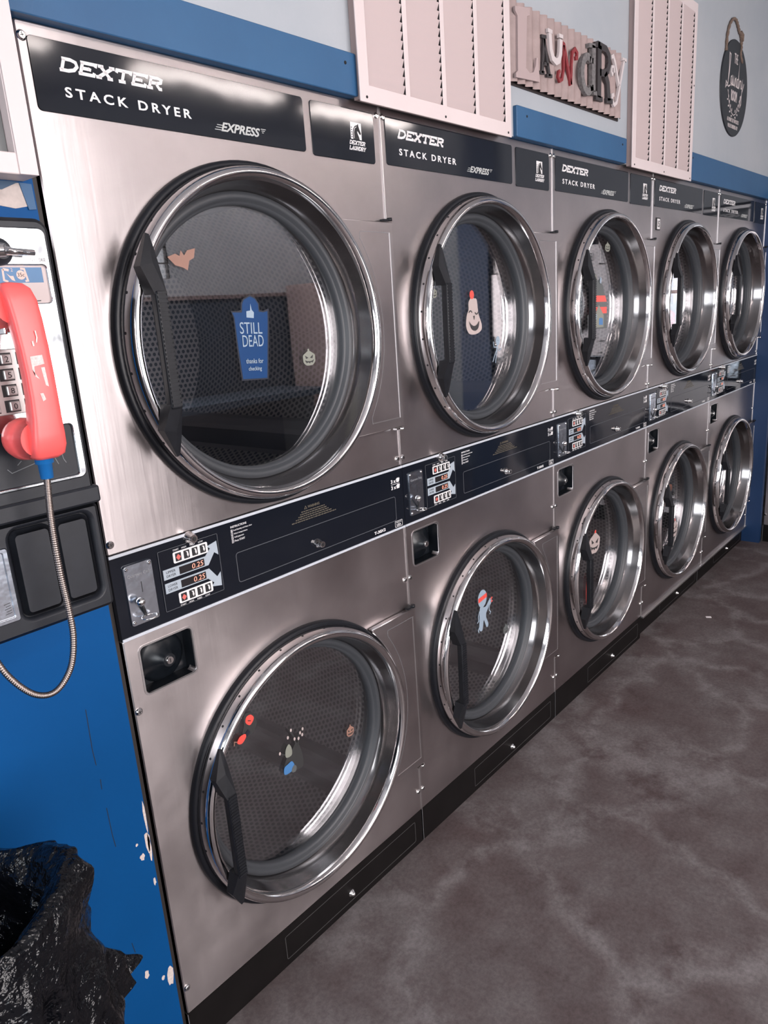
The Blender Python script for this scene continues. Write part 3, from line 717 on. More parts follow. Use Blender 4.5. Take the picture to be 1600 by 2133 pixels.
# louvred return-air grilles
def grille(x0, x1, z0, z1, label):
    t = thing('louvred_grille', label, 'vent grille', (x0, 0, z0), 0, 'louvred return grilles')
    W_, H_ = x1 - x0, z1 - z0
    b = MB(); fl = 0.030; nc = 4; cw = (W_ - 2 * fl - 3 * 0.016) / nc
    cols = [(fl + i * (cw + 0.016), fl + i * (cw + 0.016) + cw) for i in range(nc)]
    b.plate([rect(0, W_, 0, H_, 0.002, 2)] + [hole(rect(a, c, 0.034, H_ - 0.034)) for a, c in cols], -0.032, -0.029, CREAM, 0.001)
    b.build('flange', t)
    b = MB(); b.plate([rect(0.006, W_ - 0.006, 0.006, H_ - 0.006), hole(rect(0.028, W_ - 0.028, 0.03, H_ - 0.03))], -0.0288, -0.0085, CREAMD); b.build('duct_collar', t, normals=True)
    b = MB(); n = int((H_ - 0.068) / 0.0172)
    for a, c in cols:
        for i in range(n):
            z = 0.034 + (i + 0.5) * (H_ - 0.068) / n; h = (H_ - 0.068) / n / 2; yf, yr = -0.0315, -0.0235
            # each blade is flush with the flange at its top edge and set back at its lower edge
            b.face([(a, yf, z + h), (a, yr, z - h), (c, yr, z - h), (c, yf, z + h)], LOUV)
            b.face([(a, yr, z - h), (a, yf, z - h), (c, yf, z - h), (c, yr, z - h)], CREAM)
            b.face([(c - 0.0004, yf, z + h), (c - 0.0004, yr, z - h), (c - 0.0004, yf, z - h)], DARK)  # painted dark for the shadow gap at the blade's right end
    b.build('louvre_panel', t)
    for i, x in enumerate((0.02, W_ / 2, W_ - 0.018)): MB().knob(x, 0.010, [(0.003, -0.032), (0.0028, -0.0332), (0.001, -0.0336)], DARK, 10).build('mounting_screw', t)
    b = MB(); b.knob(W_ - 0.012, H_ * 0.55, [(0.003, -0.032), (0.0028, -0.0332), (0.001, -0.0336)], DARK, 10); b.build('mounting_screw', t)
grille(0.706, 1.314, 1.915, 2.515, 'nearer cream louvred air grille between the faded board and the corrugated sign')
grille(2.120, 2.722, 1.915, 2.549, 'farther cream louvred air grille between the corrugated and the round sign')

# corrugated sign with raised letters
SG = plain('corrugated_cream', (0.30, 0.225, 0.215), 0.6, var=0.12, scale=30)
sx0, sx1, sz0, sz1 = 1.330, 2.040, 2.057, 2.250
sign = thing('corrugated_sign', 'corrugated cream metal sign with raised letters reading LAUNDRY', 'sign', (sx0, 0, sz0))
SW, SH = sx1 - sx0, sz1 - sz0
b = MB(); b.box(-0.004, SW + 0.003, -0.012, 0.0115, -0.004, SH + 0.002, plain('dark_sign_back', (0.03, 0.022, 0.022), 0.6)); b.build('backing_board', sign, normals=True)
b = MB(); nw = 17; per = SW / nw; seg = 8; k = b.mi(SG); prev = None
for i in range(nw * seg + 1):
    x = i * per / seg; y = -0.024 + 0.0055 * cos(2 * pi * i / seg)
    col = [b.bm.verts.new((x, y, z)) for z in (0, SH)]
    if prev:
        f = b.bm.faces.new((prev[0], col[0], col[1], prev[1])); f.smooth = True; f.material_index = k
    prev = col
b.build('corrugated_sheet', sign)
LW = plain('letter_cream', (0.40, 0.31, 0.305), 0.5); LWH = plain('letter_white', (0.56, 0.50, 0.50), 0.5); LB = plain('letter_charcoal', (0.035, 0.03, 0.032), 0.5)
LR = plain('letter_red', (0.22, 0.025, 0.03), 0.45); LG = plain('letter_pewter', (0.17, 0.16, 0.16), 0.5, 0.2, var=0.35, scale=120)
OX, OZ = 0.026, 0.0        # measured letter frame to sign frame
def Q(pts): return [(x + OX - 0.003, z + OZ + 0.003) for x, z in pts]
b = MB(); b.poly(Q([(-0.016, 0.170), (0.062, 0.182), (0.060, 0.165), (0.045, 0.160), (0.037, 0.035), (0.058, 0.026), (0.078, 0.032), (0.090, 0.050), (0.094, 0.070), (0.102, 0.071), (0.113, 0.013), (-0.016, 0.004), (-0.016, 0.014), (-0.006, 0.022), (-0.004, 0.150), (-0.016, 0.160)]), -0.029, 0.006, LW); b.build('letter_l', sign)
b = MB()
for st in ([(.128, .038), (.140, .126)], [(.140, .126), (.170, .038)]): b.stroke(Q(st), 0.012, -0.029, 0.006, LB)
for st in ([(.134, .064), (.160, .064)], [(.114, .038), (.141, .041)], [(.155, .037), (.185, .040)], [(.124, .129), (.152, .132)]): b.stroke(Q(st), 0.0085, -0.029, 0.006, LB)
b.build('letter_a', sign)
b = MB(); b.stroke(Q([(.170, .145), (.176, .105), (.188, .086), (.207, .080), (.224, .087), (.233, .107), (.236, .142)]), 0.017, -0.029, 0.0075, LWH)
for st in ([(.158, .150), (.184, .150)], [(.224, .150), (.248, .151)]): b.stroke(Q(st), 0.010, -0.029, 0.0075, LWH)
b.build('letter_u', sign)
b = MB(); b.stroke(Q([(.234, .062), (.226, .058), (.222, .045), (.232, .036), (.246, .042), (.256, .070), (.256, .132)]), 0.009, -0.029, 0.006, LR)
b.stroke(Q([(.245, .135), (.258, .133), (.302, .036)]), 0.013, -0.029, 0.006, LR)
b.stroke(Q([(.302, .038), (.306, .090), (.312, .125), (.328, .136), (.342, .128), (.340, .114), (.330, .112)]), 0.010, -0.029, 0.006, LR); b.build('letter_n', sign)
b = MB(); dp = [(.440, .165), (.440, .040)]
b.stroke(Q(dp), 0.024, -0.029, 0.012, LG); b.stroke(Q(arc(.400, .080, .036, 60, 320, 14, .048)), 0.021, -0.029, 0.012, LG)
b.stroke(Q([(.408, .160), (.450, .166)]), 0.012, -0.029, 0.012, LG); b.stroke(Q([(.440, .036), (.464, .037)]), 0.012, -0.029, 0.012, LG)
b.stroke(Q([(.412, .124), (.436, .122)]), 0.016, -0.029, 0.012, LG); b.stroke(Q([(.418, .044), (.438, .050)]), 0.016, -0.029, 0.012, LG); b.build('letter_d', sign)
b = MB(); b.stroke(Q([(.487, .176), (.487, .030)]), 0.026, -0.029, 0.009, LB); b.stroke(Q([(.475, .176), (.535, .174), (.556, .160), (.560, .138), (.548, .116), (.525, .104), (.490, .102)]), 0.020, -0.029, 0.009, LB)
b.stroke(Q([(.530, .106), (.550, .080), (.560, .032)]), 0.024, -0.029, 0.009, LB)
for st in ([(.462, .028), (.512, .028)], [(.540, .030), (.588, .034)], [(.455, .172), (.490, .178)]): b.stroke(Q(st), 0.014, -0.029, 0.009, LB)
b.build('letter_r', sign)
b = MB(); b.stroke(Q([(.592, .118), (.586, .112), (.578, .120), (.582, .134), (.598, .136), (.602, .120), (.592, .160), (.584, .166)][:6]), 0.008, -0.029, 0.0075, LWH)
b.stroke(Q([(.578, .160), (.592, .166), (.606, .150), (.640, .088)]), 0.011, -0.029, 0.0075, LWH)
b.stroke(Q([(.676, .168), (.640, .075), (.622, .036), (.604, .026), (.588, .036), (.588, .052), (.602, .056)]), 0.011, -0.029, 0.0075, LWH)
b.stroke(Q([(.662, .170), (.696, .172)]), 0.009, -0.029, 0.0075, LWH); b.build('letter_y', sign)

# round hanging sign
rs = thing('round_sign', 'round black wooden sign with white script, hung by twine on the wall', 'sign', (3.290, 0, 2.348))
SB = plain('sign_black', (0.014, 0.016, 0.020), 0.5)
b = MB(); b.plate([circ(0, 0, 0.195, 64)], -0.014, 0.0115, SB, 0.002); b.build('sign_disc', rs)
SC = plain('chalk_white', (0.60, 0.53, 0.52), 0.6)
b = MB(); y = -0.014
b.text('THE', -0.022, 0.100, 0.05, 0.040, y, SC, space=1.0)
scr = [[(-.118, -.005), (-.10, .0), (-.085, .06), (-.075, .125), (-.092, .128), (-.09, .07), (-.10, .01), (-.13, -.012), (-.125, .012), (-.09, -.004), (-.065, .006)],
       [(-.045, .045), (-.058, .04), (-.06, .015), (-.048, .008), (-.040, .045), (-.038, .010), (-.028, .012), (-.024, .045), (-.022, .012), (-.006, .012), (-.004, .045), (0, .01), (.004, .04), (.014, .045), (.018, .012), (.026, .012)],
       [(.046, .045), (.032, .042), (.030, .012), (.044, .010), (.056, .110), (.048, .012), (.060, .012), (.066, .046), (.066, .012), (.070, .040), (.084, .046)],
       [(.088, .046), (.092, .015), (.104, .016), (.112, .05), (.104, -.05), (.09, -.062), (.088, -.04), (.110, .0), (.135, .04)]]
for s_ in scr: b.stroke(s_, 0.0055, y, 0.0005, SC)
b.text('ROOM', -0.045, -0.052, 0.085, 0.044, y, SC, weight=0.03)
for sg in (1, -1):
    b.stroke([(sg * a, c) for a, c in ((0.0, -.108), (.03, -.100), (.06, -.078), (.082, -.045), (.090, -.02))], 0.003, y, 0.0005, SC)
    for i, (a, c, an) in enumerate(((.025, -.095, 60), (.045, -.082, 50), (.062, -.066, 40), (.076, -.046, 30), (.086, -.026, 20), (.022, -.112, -20), (.048, -.098, -15), (.070, -.078, -10), (.086, -.055, 0))):
        th_ = R(an); u_ = (cos(th_ + .5), sin(th_ + .5)) if an > 0 and i < 5 else (cos(th_), sin(th_))
        L_ = 0.011
        e = [(a + L_ * (1 + cos(q)) * u_[0] * .6 - 0.004 * sin(q) * u_[1], c + L_ * (1 + cos(q)) * u_[1] * .6 + 0.004 * sin(q) * u_[0]) for q in [2 * pi * j / 10 for j in range(10)]]
        e = [(sg * p_, q_) for p_, q_ in e]
        b.poly(e if sg == 1 else e[::-1], y, 0.0005, SC)
b.text('ALL MONEY LEFT IN POCKETS', -0.085, -0.138, 0.17, 0.016, y, SC); b.text('WILL BE CONSIDERED A TIP', -0.072, -0.163, 0.144, 0.016, y, SC)
b.build('sign_lettering', rs)
ROPE = plain('twine', (0.16, 0.11, 0.085), 0.9, var=0.3, scale=300, bmp=0.5)
b = MB(); cpts = [(-0.145, 0.125), (-0.140, 0.18), (-0.115, 0.23), (-0.07, 0.262), (-0.03, 0.265), (0.0, 0.250), (0.025, 0.232), (0.045, 0.225), (0.062, 0.205), (0.066, 0.175), (0.060, 0.15), (0.09, 0.12)]
def smooth(pts, n=6):
    P = [Vector(p) for p in pts]; out = []
    for i in range(len(P) - 1):
        a = P[max(i - 1, 0)]; b_ = P[i]; c = P[i + 1]; d = P[min(i + 2, len(P) - 1)]
        for j in range(n):
            t = j / n; out.append(0.5 * ((2 * b_) + (c - a) * t + (2 * a - 5 * b_ + 4 * c - d) * t * t + (3 * b_ - a - 3 * c + d) * t ** 3))
    out.append(P[-1]); return out
pth = smooth([(x, -0.014 - 0.0, z) for x, z in cpts])
b.tube(pth, [0.0060 + 0.0014 * sin(i * 1.9) for i in range(len(pth))], ROPE, 8); b.tube([(0.040, -0.016, 0.235), (0.055, -0.018, 0.222), (0.066, -0.018, 0.200)], [0.006, 0.010, 0.006], ROPE, 8)
b.build('twine_loop', rs)

# cream-framed display case, cut by the left edge of the picture
dc = thing('display_case', 'cream metal framed glass display case above the payphone', 'display case', (-0.30, 0, 1.706))
b = MB(); b.plate([rect(-0.30, 0.273, 0.0, 0.90), hole(rect(-0.275, 0.246, 0.028, 0.87))], -0.050, -0.002, CREAM, 0.0012); b.build('frame', dc)
b = MB(); b.box(0.247, 0.2735, -0.053, -0.050, 0.0, 0.90, CREAM, 0.0006); b.build('corner_strip', dc, normals=True)
b = MB(); b.box(-0.274, 0.245, -0.030, -0.026, 0.029, 0.869, plain('cloudy_glass', (0.12, 0.125, 0.125), 0.16, var=0.25, scale=6)); b.build('glass_pane', dc, normals=True)
# damaged strip between case and phone
b = MB()
pl_ = [(-0.30, 1.690), (-0.060, 1.700), (-0.032, 1.704), (-0.026, 1.672), (-0.045, 1.668), (-0.09, 1.674), (-0.30, 1.664)]
b.poly(pl_, 0.0, 0.001, PLASTER); o = b.build('plaster_patch', wl)
b = MB(); b.poly([(-0.034, 1.704), (-0.016, 1.703), (-0.015, 1.668), (-0.026, 1.667)], -0.001, 0.002, BLUEB); b.poly([(-0.34, 1.705), (-0.034, 1.705), (-0.06, 1.693), (-0.34, 1.682)], -0.001, 0.0015, plain('dark_blue_paint', (0.02, 0.06, 0.12), 0.5)); b.build('torn_paint', wl)
b = MB(); rr = random.Random(11)
for cx_, cz_, sx_, sz_ in ((-0.0185, 0.545, 0.006, 0.022), (-0.0155, 0.53, 0.0035, 0.03), (-0.0335, 0.520, 0.005, 0.008), (-0.0400, 0.552, 0.003, 0.003), (-0.018, 0.455, 0.003, 0.010), (-0.021, 0.225, 0.009, 0.023), (-0.036, 0.235, 0.004, 0.006), (-0.067, 0.270, 0.005, 0.009), (-0.0145, 0.60, 0.0025, 0.035)):
    pts = [(min(cx_ + sx_ * rr.uniform(.7, 1.2) * cos(2 * pi * i / 11), -0.0125), cz_ + sz_ * rr.uniform(.6, 1.2) * sin(2 * pi * i / 11)) for i in range(11)]
    b.poly(pts, 0.0, 0.0004, CHIP)
b.build('paint_chips', wl)
b = MB()
for s_ in ([(-0.085, 0.86), (-0.087, 0.78), (-0.0855, 0.75)], [(-0.083, 0.72), (-0.084, 0.70)], [(-0.084, 0.36), (-0.081, 0.335)], [(-0.082, 0.66), (-0.081, 0.60), (-0.079, 0.575)]): b.stroke(s_, 0.0012, 0.0, 0.0002, DARK)
b.build('wall_scratches', wl)

# ------------------------------------------------------------------ payphone
ph = thing('payphone', 'chrome-faced wall payphone in a black housing, left of the nearest dryer', 'payphone', (0, 0, 0))
HOUS = plain('phone_black_housing', (0.014, 0.016, 0.021), 0.44, spec=0.35, var=0.15, scale=40, bmp=0.12)
b = MB(); b.plate([rect(-0.285, -0.0755, 1.252, 1.634, 0.018, 6)], -0.150, -0.001, HOUS, 0.005); b.plate([rect(-0.288, -0.0700, 1.247, 1.272, 0.004, 3)], -0.155, -0.02, HOUS, 0.003); b.build('upper_housing', ph)
b = MB(); b.plate([rect(-0.285, -0.0745, 1.086, 1.2465, 0.008, 4), hole(rect(-0.206, -0.088, 1.106, 1.236, 0.014, 5))], -0.150, -0.001, HOUS, 0.005)
lh = b.build('vault_housing', ph)
b = MB(); b.box(-0.207, -0.087, -0.138, -0.13, 1.105, 1.237, HOUS)
b.plate([rect(-0.2040, -0.1455, 1.1085, 1.2335, 0.012, 5)], -0.1485, -0.138, HOUS, 0.0065); b.plate([rect(-0.1440, -0.0905, 1.1085, 1.2335, 0.012, 5)], -0.1485, -0.138, HOUS, 0.0065); b.build('vault_door', ph)
fp = MB(); fp.plate([rect(-0.272, -0.0845, 1.288, 1.6215, 0.010, 5), hole(rect(-0.262, -0.0945, 1.293, 1.365, 0.005, 4)), hole(rect(-0.262, -0.0905, 1.5275, 1.575, 0.005, 4))], -0.156, -0.148, PHCHROME, 0.0015)
fp = fp.build('faceplate', ph)
b = MB(); b.box(-0.263, -0.0935, -0.1515, -0.149, 1.292, 1.366, HOUS)
rr = random.Random(3); SCR = plain('scratch_grey', (0.16, 0.17, 0.18), 0.5)
for s_ in ([(-0.128, 1.330), (-0.121, 1.312)], [(-0.115, 1.335), (-0.113, 1.318), (-0.110, 1.312)], [(-0.13, 1.316), (-0.135, 1.325)], [(-0.150, 1.320), (-0.185, 1.312), (-0.19, 1.318)], [(-0.17, 1.326), (-0.176, 1.321)], [(-0.142, 1.337), (-0.132, 1.345)]): b.stroke(s_, 0.0008, -0.1515, 0.0002, SCR)
b.build('lower_black_plate', fp)
card = MB().box(-0.262, -0.0905, -0.1520, -0.149, 1.5275, 1.575, plain('instruction_card', (0.48, 0.40, 0.39), 0.4))
CB = plain('card_blue', (0.05, 0.15, 0.30), 0.4); CPK = plain('card_cream_print', (0.60, 0.45, 0.40), 0.5)
card.plate([rect(-0.262, -0.0960, 1.5535, 1.5725, 0)], -0.1523, -0.1520, CB)
card.stroke([(-0.124, 1.571), (-0.119, 1.5705), (-0.1165, 1.556), (-0.120, 1.5555)], 0.0025, -0.1523, 0.0002, CPK)
card.poly(outline(circ(-0.1245, 1.5632, 0.0058, 20)), -0.1523, 0.0002, CPK); card.text('35c', -0.129, 1.561, 0.009, 0.0048, -0.1525, BLACKP, th=0.0002)
card.stroke([(-0.146, 1.5705), (-0.139, 1.5690)], 0.0030, -0.1523, 0.0002, CPK); card.stroke([(-0.1465, 1.5705), (-0.147, 1.557), (-0.142, 1.555)], 0.0025, -0.1523, 0.0002, CPK); card.poly([(-0.143, 1.5655), (-0.1385, 1.562), (-0.1345, 1.562), (-0.133, 1.5555), (-0.137, 1.5570)], -0.1523, 0.0002, CPK)
card.text('2', -0.1365, 1.5675, 0.0025, 0.004, -0.1523, CPK, th=0.0002)
card.stroke([(-0.115, 1.5300), (-0.104, 1.5305)], 0.0012, -0.152, 0.0002, BLACKP)
card.build('instruction_card', fp)
KEYM = plain('key_metal', (0.50, 0.47, 0.46), 0.38, 0.6)
b = MB(); b.plate([rect(-0.2085, -0.1275, 1.389, 1.472, 0.004, 3)], -0.1605, -0.155, KEYM, 0.001); kp = b.build('keypad', ph)
for r_, row in enumerate(('123', '456', '789', '*0#')):
    for c_, ch in enumerate(row):
        x = -0.2045 + c_ * 0.0255; z = 1.4530 - r_ * 0.0200
        b = MB(); b.box(x - 0.001, x + 0.0180, -0.1608, -0.1603, z - 0.001, z + 0.0145, BLACKP); b.plate([rect(x + 0.004, x + 0.0170, z + 0.0005, z + 0.013, 0.0015, 3)], -0.1650, -0.1605, KEYM, 0.0012)
        b.text(ch, x + 0.0082, z + 0.003, 0.0048, 0.0072, -0.1650, BLACKP, th=0.0002); b.build('phone_key', kp)
b = MB(); b.knob(-0.150, 1.591, [(0.017, -0.156), (0.017, -0.160), (0.014, -0.166), (0.010, -0.170)], HOUS, 24)
b.build('coin_release_base', ph)
b = MB(); b.tube([(-0.153, -0.172, 1.591), (-0.138, -0.174, 1.5895), (-0.112, -0.174, 1.5885)], [0.0065, 0.0045, 0.0038], CHROME, 10); b.tube([(-0.158, -0.168, 1.591), (-0.148, -0.176, 1.591)], [0.008, 0.008], CHROME, 14); b.build('coin_release_lever', ph)
b = MB(); b.text('COIN RELEASE', -0.118, 1.5795, 0.028, 0.0042, -0.156, plain('engraved_grey', (0.22, 0.20, 0.20), 0.5), th=0.0003); b.build('release_lettering', ph)
b = MB(); b.box(-0.178, -0.138, -0.180, -0.156, 1.4920, 1.5005, CHROME, 0.002); b.box(-0.1395, -0.1350, -0.200, -0.156, 1.490, 1.512, CHROME, 0.0015); b.box(-0.179, -0.175, -0.200, -0.156, 1.490, 1.512, CHROME, 0.0015); b.build('cradle_hook', ph, normals=True)
b = MB(); b.plate([rect(-0.262, -0.212, 1.112, 1.216, 0.004), hole(rect(-0.256, -0.219, 1.119, 1.210, 0.002))], -0.153, -0.149, PLATE, 0.001); b.box(-0.257, -0.218, -0.151, -0.149, 1.118, 1.211, PLATE); b.build('coin_return', ph)
b = MB()
for i in range(5): b.stroke([(-0.230 + 0.002 * (i % 2), 1.125 + i * 0.0035), (-0.2215, 1.126 + i * 0.0035)], 0.0008, -0.151, 0.0002, BLACKP)
b.build('return_lettering', ph)

# handset
HS = plain('red_handset_plastic', (0.86, 0.115, 0.11), 0.33, var=0.06, scale=14)
hs = thing('phone_handset', 'scuffed coral red handset hanging on the payphone cradle', 'handset', (0, 0, 0))
b = MB()
secs = [  # z, x centre, y centre, half width, half depth
 (1.5505, -0.168, -0.206, 0.004, 0.006), (1.5485, -0.167, -0.208, 0.013, 0.014), (1.542, -0.165, -0.211, 0.0175, 0.0175), (1.528, -0.1625, -0.216, 0.0190, 0.0150),
 (1.505, -0.161, -0.2205, 0.0185, 0.0125), (1.47, -0.1600, -0.2235, 0.0180, 0.0115), (1.44, -0.1595, -0.2240, 0.0178, 0.0115), (1.41, -0.1595, -0.2230, 0.0180, 0.0120),
 (1.385, -0.160, -0.2200, 0.0190, 0.0140), (1.365, -0.161, -0.2140, 0.0215, 0.0200), (1.350, -0.1615, -0.2100, 0.0225, 0.0230), (1.338, -0.162, -0.2080, 0.0205, 0.0210), (1.333, -0.1625, -0.2060, 0.0140, 0.0150), (1.3315, -0.163, -0.205, 0.004, 0.005)]
rings = []; n = 28
for z, x, y, hw, hd in secs:
    ring = []
    for i in range(n):
        a = 2 * pi * i / n; e = 0.42
        ca, sa = cos(a), sin(a); ring.append(b.bm.verts.new((x + hw * math.copysign(abs(ca) ** e, ca), y + hd * math.copysign(abs(sa) ** e, sa), z)))
    rings.append(ring)
k = b.mi(HS)
for p, q in zip(rings, rings[1:]):
    for i in range(n):
        f = b.bm.faces.new((p[i], p[(i + 1) % n], q[(i + 1) % n], q[i])); f.material_index = k; f.smooth = True
for rg in (rings[0], rings[-1]): f = b.bm.faces.new(rg); f.material_index = k
ho = b.build('handset_body', hs, normals=True)
for nm, z0 in (('earpiece', 1.5235), ('mouthpiece', 1.3590)):
    b = MB(); b.tube([(-0.164 - 0.007, -0.214, z0), (-0.166 - 0.007, -0.200, z0), (-0.168 - 0.007, -0.186, z0), (-0.169 - 0.007, -0.176, z0), (-0.17 - 0.007, -0.170, z0)], [0.022, 0.0265, 0.0275, 0.025, 0.018], HS, 28); b.build(nm, hs)
WEAR = plain('scuff_grey', (0.58, 0.52, 0.50), 0.6, var=0.2, scale=300)
b = MB()
for pts in ([(-0.170, 1.462), (-0.155, 1.463), (-0.154, 1.452), (-0.167, 1.450), (-0.168, 1.438), (-0.163, 1.434), (-0.170, 1.446)], [(-0.159, 1.448), (-0.1545, 1.448), (-0.1535, 1.424), (-0.157, 1.426)], [(-0.166, 1.417), (-0.162, 1.417), (-0.160, 1.409), (-0.164, 1.407)]):
    b.plate([lambda d, p=pts: p[::-1]], -0.2358, -0.2352, WEAR)
b.stroke([(-0.1635, 1.480), (-0.163, 1.474)], 0.0022, -0.2354, 0.0004, WEAR); b.stroke([(-0.158, 1.492), (-0.1572, 1.484), (-0.159, 1.478)], 0.0016, -0.2354, 0.0004, WEAR); b.build('scuff_mark', hs)
BOOT = plain('blue_cord_boot', (0.010, 0.14, 0.42), 0.45)
b = MB(); b.tube([(-0.163, -0.204, 1.334), (-0.163, -0.204, 1.326), (-0.163, -0.204, 1.3255), (-0.1635, -0.204, 1.306), (-0.1635, -0.204, 1.305)], [0.0115, 0.0115, 0.0090, 0.0080, 0.004], BOOT, 18); b.build('cord_boot', hs)
cord = smooth([(-0.1637, -0.204, 1.306), (-0.166, -0.203, 1.28), (-0.168, -0.202, 1.25), (-0.1685, -0.200, 1.21), (-0.168, -0.199, 1.165), (-0.1665, -0.199, 1.125), (-0.168, -0.200, 1.08), (-0.180, -0.200, 1.038), (-0.205, -0.198, 1.013), (-0.230, -0.190, 1.018), (-0.252, -0.178, 1.050), (-0.266, -0.168, 1.095), (-0.276, -0.160, 1.14), (-0.282, -0.155, 1.165), (-0.283, -0.145, 1.18)], 42)
b = MB(); b.tube(cord, [0.0046 if i % 3 else 0.0036 for i in range(len(cord))], plain('armoured_cord_steel', (0.27, 0.225, 0.205), 0.36, 1.0), 10); b.build('armoured_cord', hs)

# ------------------------------------------------------------------ bin with black bag
bn = thing('trash_bin', 'bin lined with a shiny black plastic bag, below the payphone', 'trash bin', (-0.487, -0.248, 0))
b = MB(); prof = [(0.165, 0.0), (0.17, 0.01), (0.205, 0.74), (0.215, 0.745), (0.215, 0.76), (0.20, 0.76), (0.198, 0.70), (0.16, 0.02)]
k = b.mi(RUBBER); n = 40; rg = [[b.bm.verts.new((r * .94 * cos(2 * pi * i / n), r * .6 * sin(2 * pi * i / n), z)) for i in range(n)] for r, z in prof]
for p, q in zip(rg, rg[1:]):
    for i in range(n):
        f = b.bm.faces.new((p[i], p[(i + 1) % n], q[(i + 1) % n], q[i])); f.material_index = k; f.smooth = True
f = b.bm.faces.new(rg[0][::-1]); f.material_index = k; b.build('bin_tub', bn)
def bag_mat():
    mt, nt, b = nmat('black_bag_film'); b.inputs['Base Color'].default_value = (0.003, 0.0035, 0.005, 1); b.inputs['Roughness'].default_value = 0.10; b.inputs['Specular IOR Level'].default_value = 0.36
    t = tex(nt, 22, 4, 0.55); t2 = tex(nt, 230, 2, 0.6); mx = N(nt, 'ShaderNodeMath', operation='MULTIPLY_ADD'); mx.inputs[1].default_value = 0.03
    nt.links.new(t2.outputs[0], mx.inputs[0]); nt.links.new(t.outputs[0], mx.inputs[2]); bump(nt, b, mx.outputs[0], 1.0, 0.026); return mt
BAG = bag_mat()
b = MB(); k = b.mi(BAG); n = 220
prof = [(0.03, 0.10), (0.08, 0.30), (0.125, 0.50), (0.155, 0.62), (0.172, 0.70), (0.182, 0.752), (0.196, 0.776), (0.214, 0.788), (0.230, 0.780), (0.236, 0.762), (0.238, 0.735), (0.240, 0.70), (0.244, 0.66), (0.250, 0.62), (0.257, 0.58), (0.264, 0.545), (0.269, 0.515), (0.270, 0.50)]
pp = []
for (r0, z0), (r1, z1) in zip(prof, prof[1:]):
    for j in range(4): pp.append((r0 + (r1 - r0) * j / 4, z0 + (z1 - z0) * j / 4))
pp.append(prof[-1]); rg = []
def ridge(v): return 1 - abs(noise.noise(v)) * 2.2
for m_, (r, z) in enumerate(pp):
    ring = []; outer = m_ / len(pp)
    for i in range(n):
        a = 2 * pi * i / n; q_ = Vector((cos(a), sin(a), 0))
        wob = Vector((noise.noise(Vector((cos(a) * 2, sin(a) * 2, z * 6))), noise.noise(Vector((cos(a) * 2 + 9, sin(a) * 2, z * 6))), 0)) * 0.5
        v = Vector((cos(a) * 1.7, sin(a) * 1.7, z * 5.0)) + wob
        amp = 0.012 if outer < .3 else 0.012 + 0.020 * min(1, (outer - .3) / .5)
        d = noise.noise(v * 1.0) * amp * 1.5 + noise.noise(v * 2.3 + Vector((3, 1, 0))) * amp * 0.9 + ridge(v * 2.1 + Vector((8, 1, 0))) * amp * 0.35 - amp * .3
        ph_ = a * 9 + 4.0 * noise.noise(Vector((cos(a) * 1.2, sin(a) * 1.2, z * 4.0))) + z * 9
        fold = 0.010 * (1 - abs(sin(ph_ * .5))) ** 2 * (0.4 + noise.noise(v * .8 + Vector((0, 5, 0)))) * min(1, max(0.25, (outer - 0.2) * 2.2))
        rr_ = r + d + fold
        dz = noise.noise(Vector((cos(a) * 1.3 + 7, sin(a) * 1.3, 0))) * (0.03 if outer < 0.75 else 0.03 + 0.16 * (outer - 0.75)) + 0.038
        sy_ = 0.64 if outer > .4 else 0.64
        if outer < .35: rr_ = min(rr_, r + 0.008)
        ring.append(b.bm.verts.new((rr_ * cos(a), rr_ * sin(a) * sy_, z + dz)))
    rg.append(ring)
for p, q in zip(rg, rg[1:]):
    for i in range(n):
        f = b.bm.faces.new((p[i], p[(i + 1) % n], q[(i + 1) % n], q[i])); f.material_index = k; f.smooth = True
f = b.bm.faces.new(rg[0]); f.material_index = k
b.build('bin_liner', bn)

# ------------------------------------------------------------------ window decals on the door glasses
GY = 0.0338
def decal(label, parts, unit, name='window_decal', lab2=None):
    b = MB(); 
    for i, (kind, pts, mt, *r_) in enumerate(parts):
        P_ = [(x + 0.8 * unit, z) for x, z in pts]
        y = GY - 0.0004 * i
        if kind == 'p': 
            area2 = sum(P_[j][0] * P_[(j + 1) % len(P_)][1] - P_[(j + 1) % len(P_)][0] * P_[j][1] for j in range(len(P_)))
            b.poly(P_ if area2 > 0 else P_[::-1], y, 0.0004, mt)
        elif kind == 'c':
            nn = len(P_); V_ = [Vector((p_[0], p_[1], 0)) for p_ in P_]; out = []
            for j in range(nn):
                a_, b_, c_, d_ = V_[j - 1], V_[j], V_[(j + 1) % nn], V_[(j + 2) % nn]
                for q in range(5):
                    t_ = q / 5; v_ = 0.5 * ((2 * b_) + (c_ - a_) * t_ + (2 * a_ - 5 * b_ + 4 * c_ - d_) * t_ * t_ + (3 * b_ - a_ - 3 * c_ + d_) * t_ ** 3); out.append((v_.x, v_.y))
            ar_ = sum(out[j][0] * out[(j + 1) % len(out)][1] - out[(j + 1) % len(out)][0] * out[j][1] for j in range(len(out)))
            b.poly(out if ar_ > 0 else out[::-1], y, 0.0004, mt)
        elif kind == 's': b.stroke(P_, r_[0], y, 0.0004, mt)
        elif kind == 't': b.text(r_[0], P_[0][0], P_[0][1], r_[1], r_[2], y, mt, th=0.0004, rot=r_[3] if len(r_) > 3 else 0, weight=r_[4] if len(r_) > 4 else 0)
    return tag(b.build(name), label, 'sticker', 'Halloween window stickers')
TB = plain('decal_blue', (0.002, 0.042, 0.15), 0.35); TD = plain('decal_dark', (0.015, 0.018, 0.03), 0.4); TW = plain('decal_pale_blue', (0.30, 0.38, 0.46), 0.4)
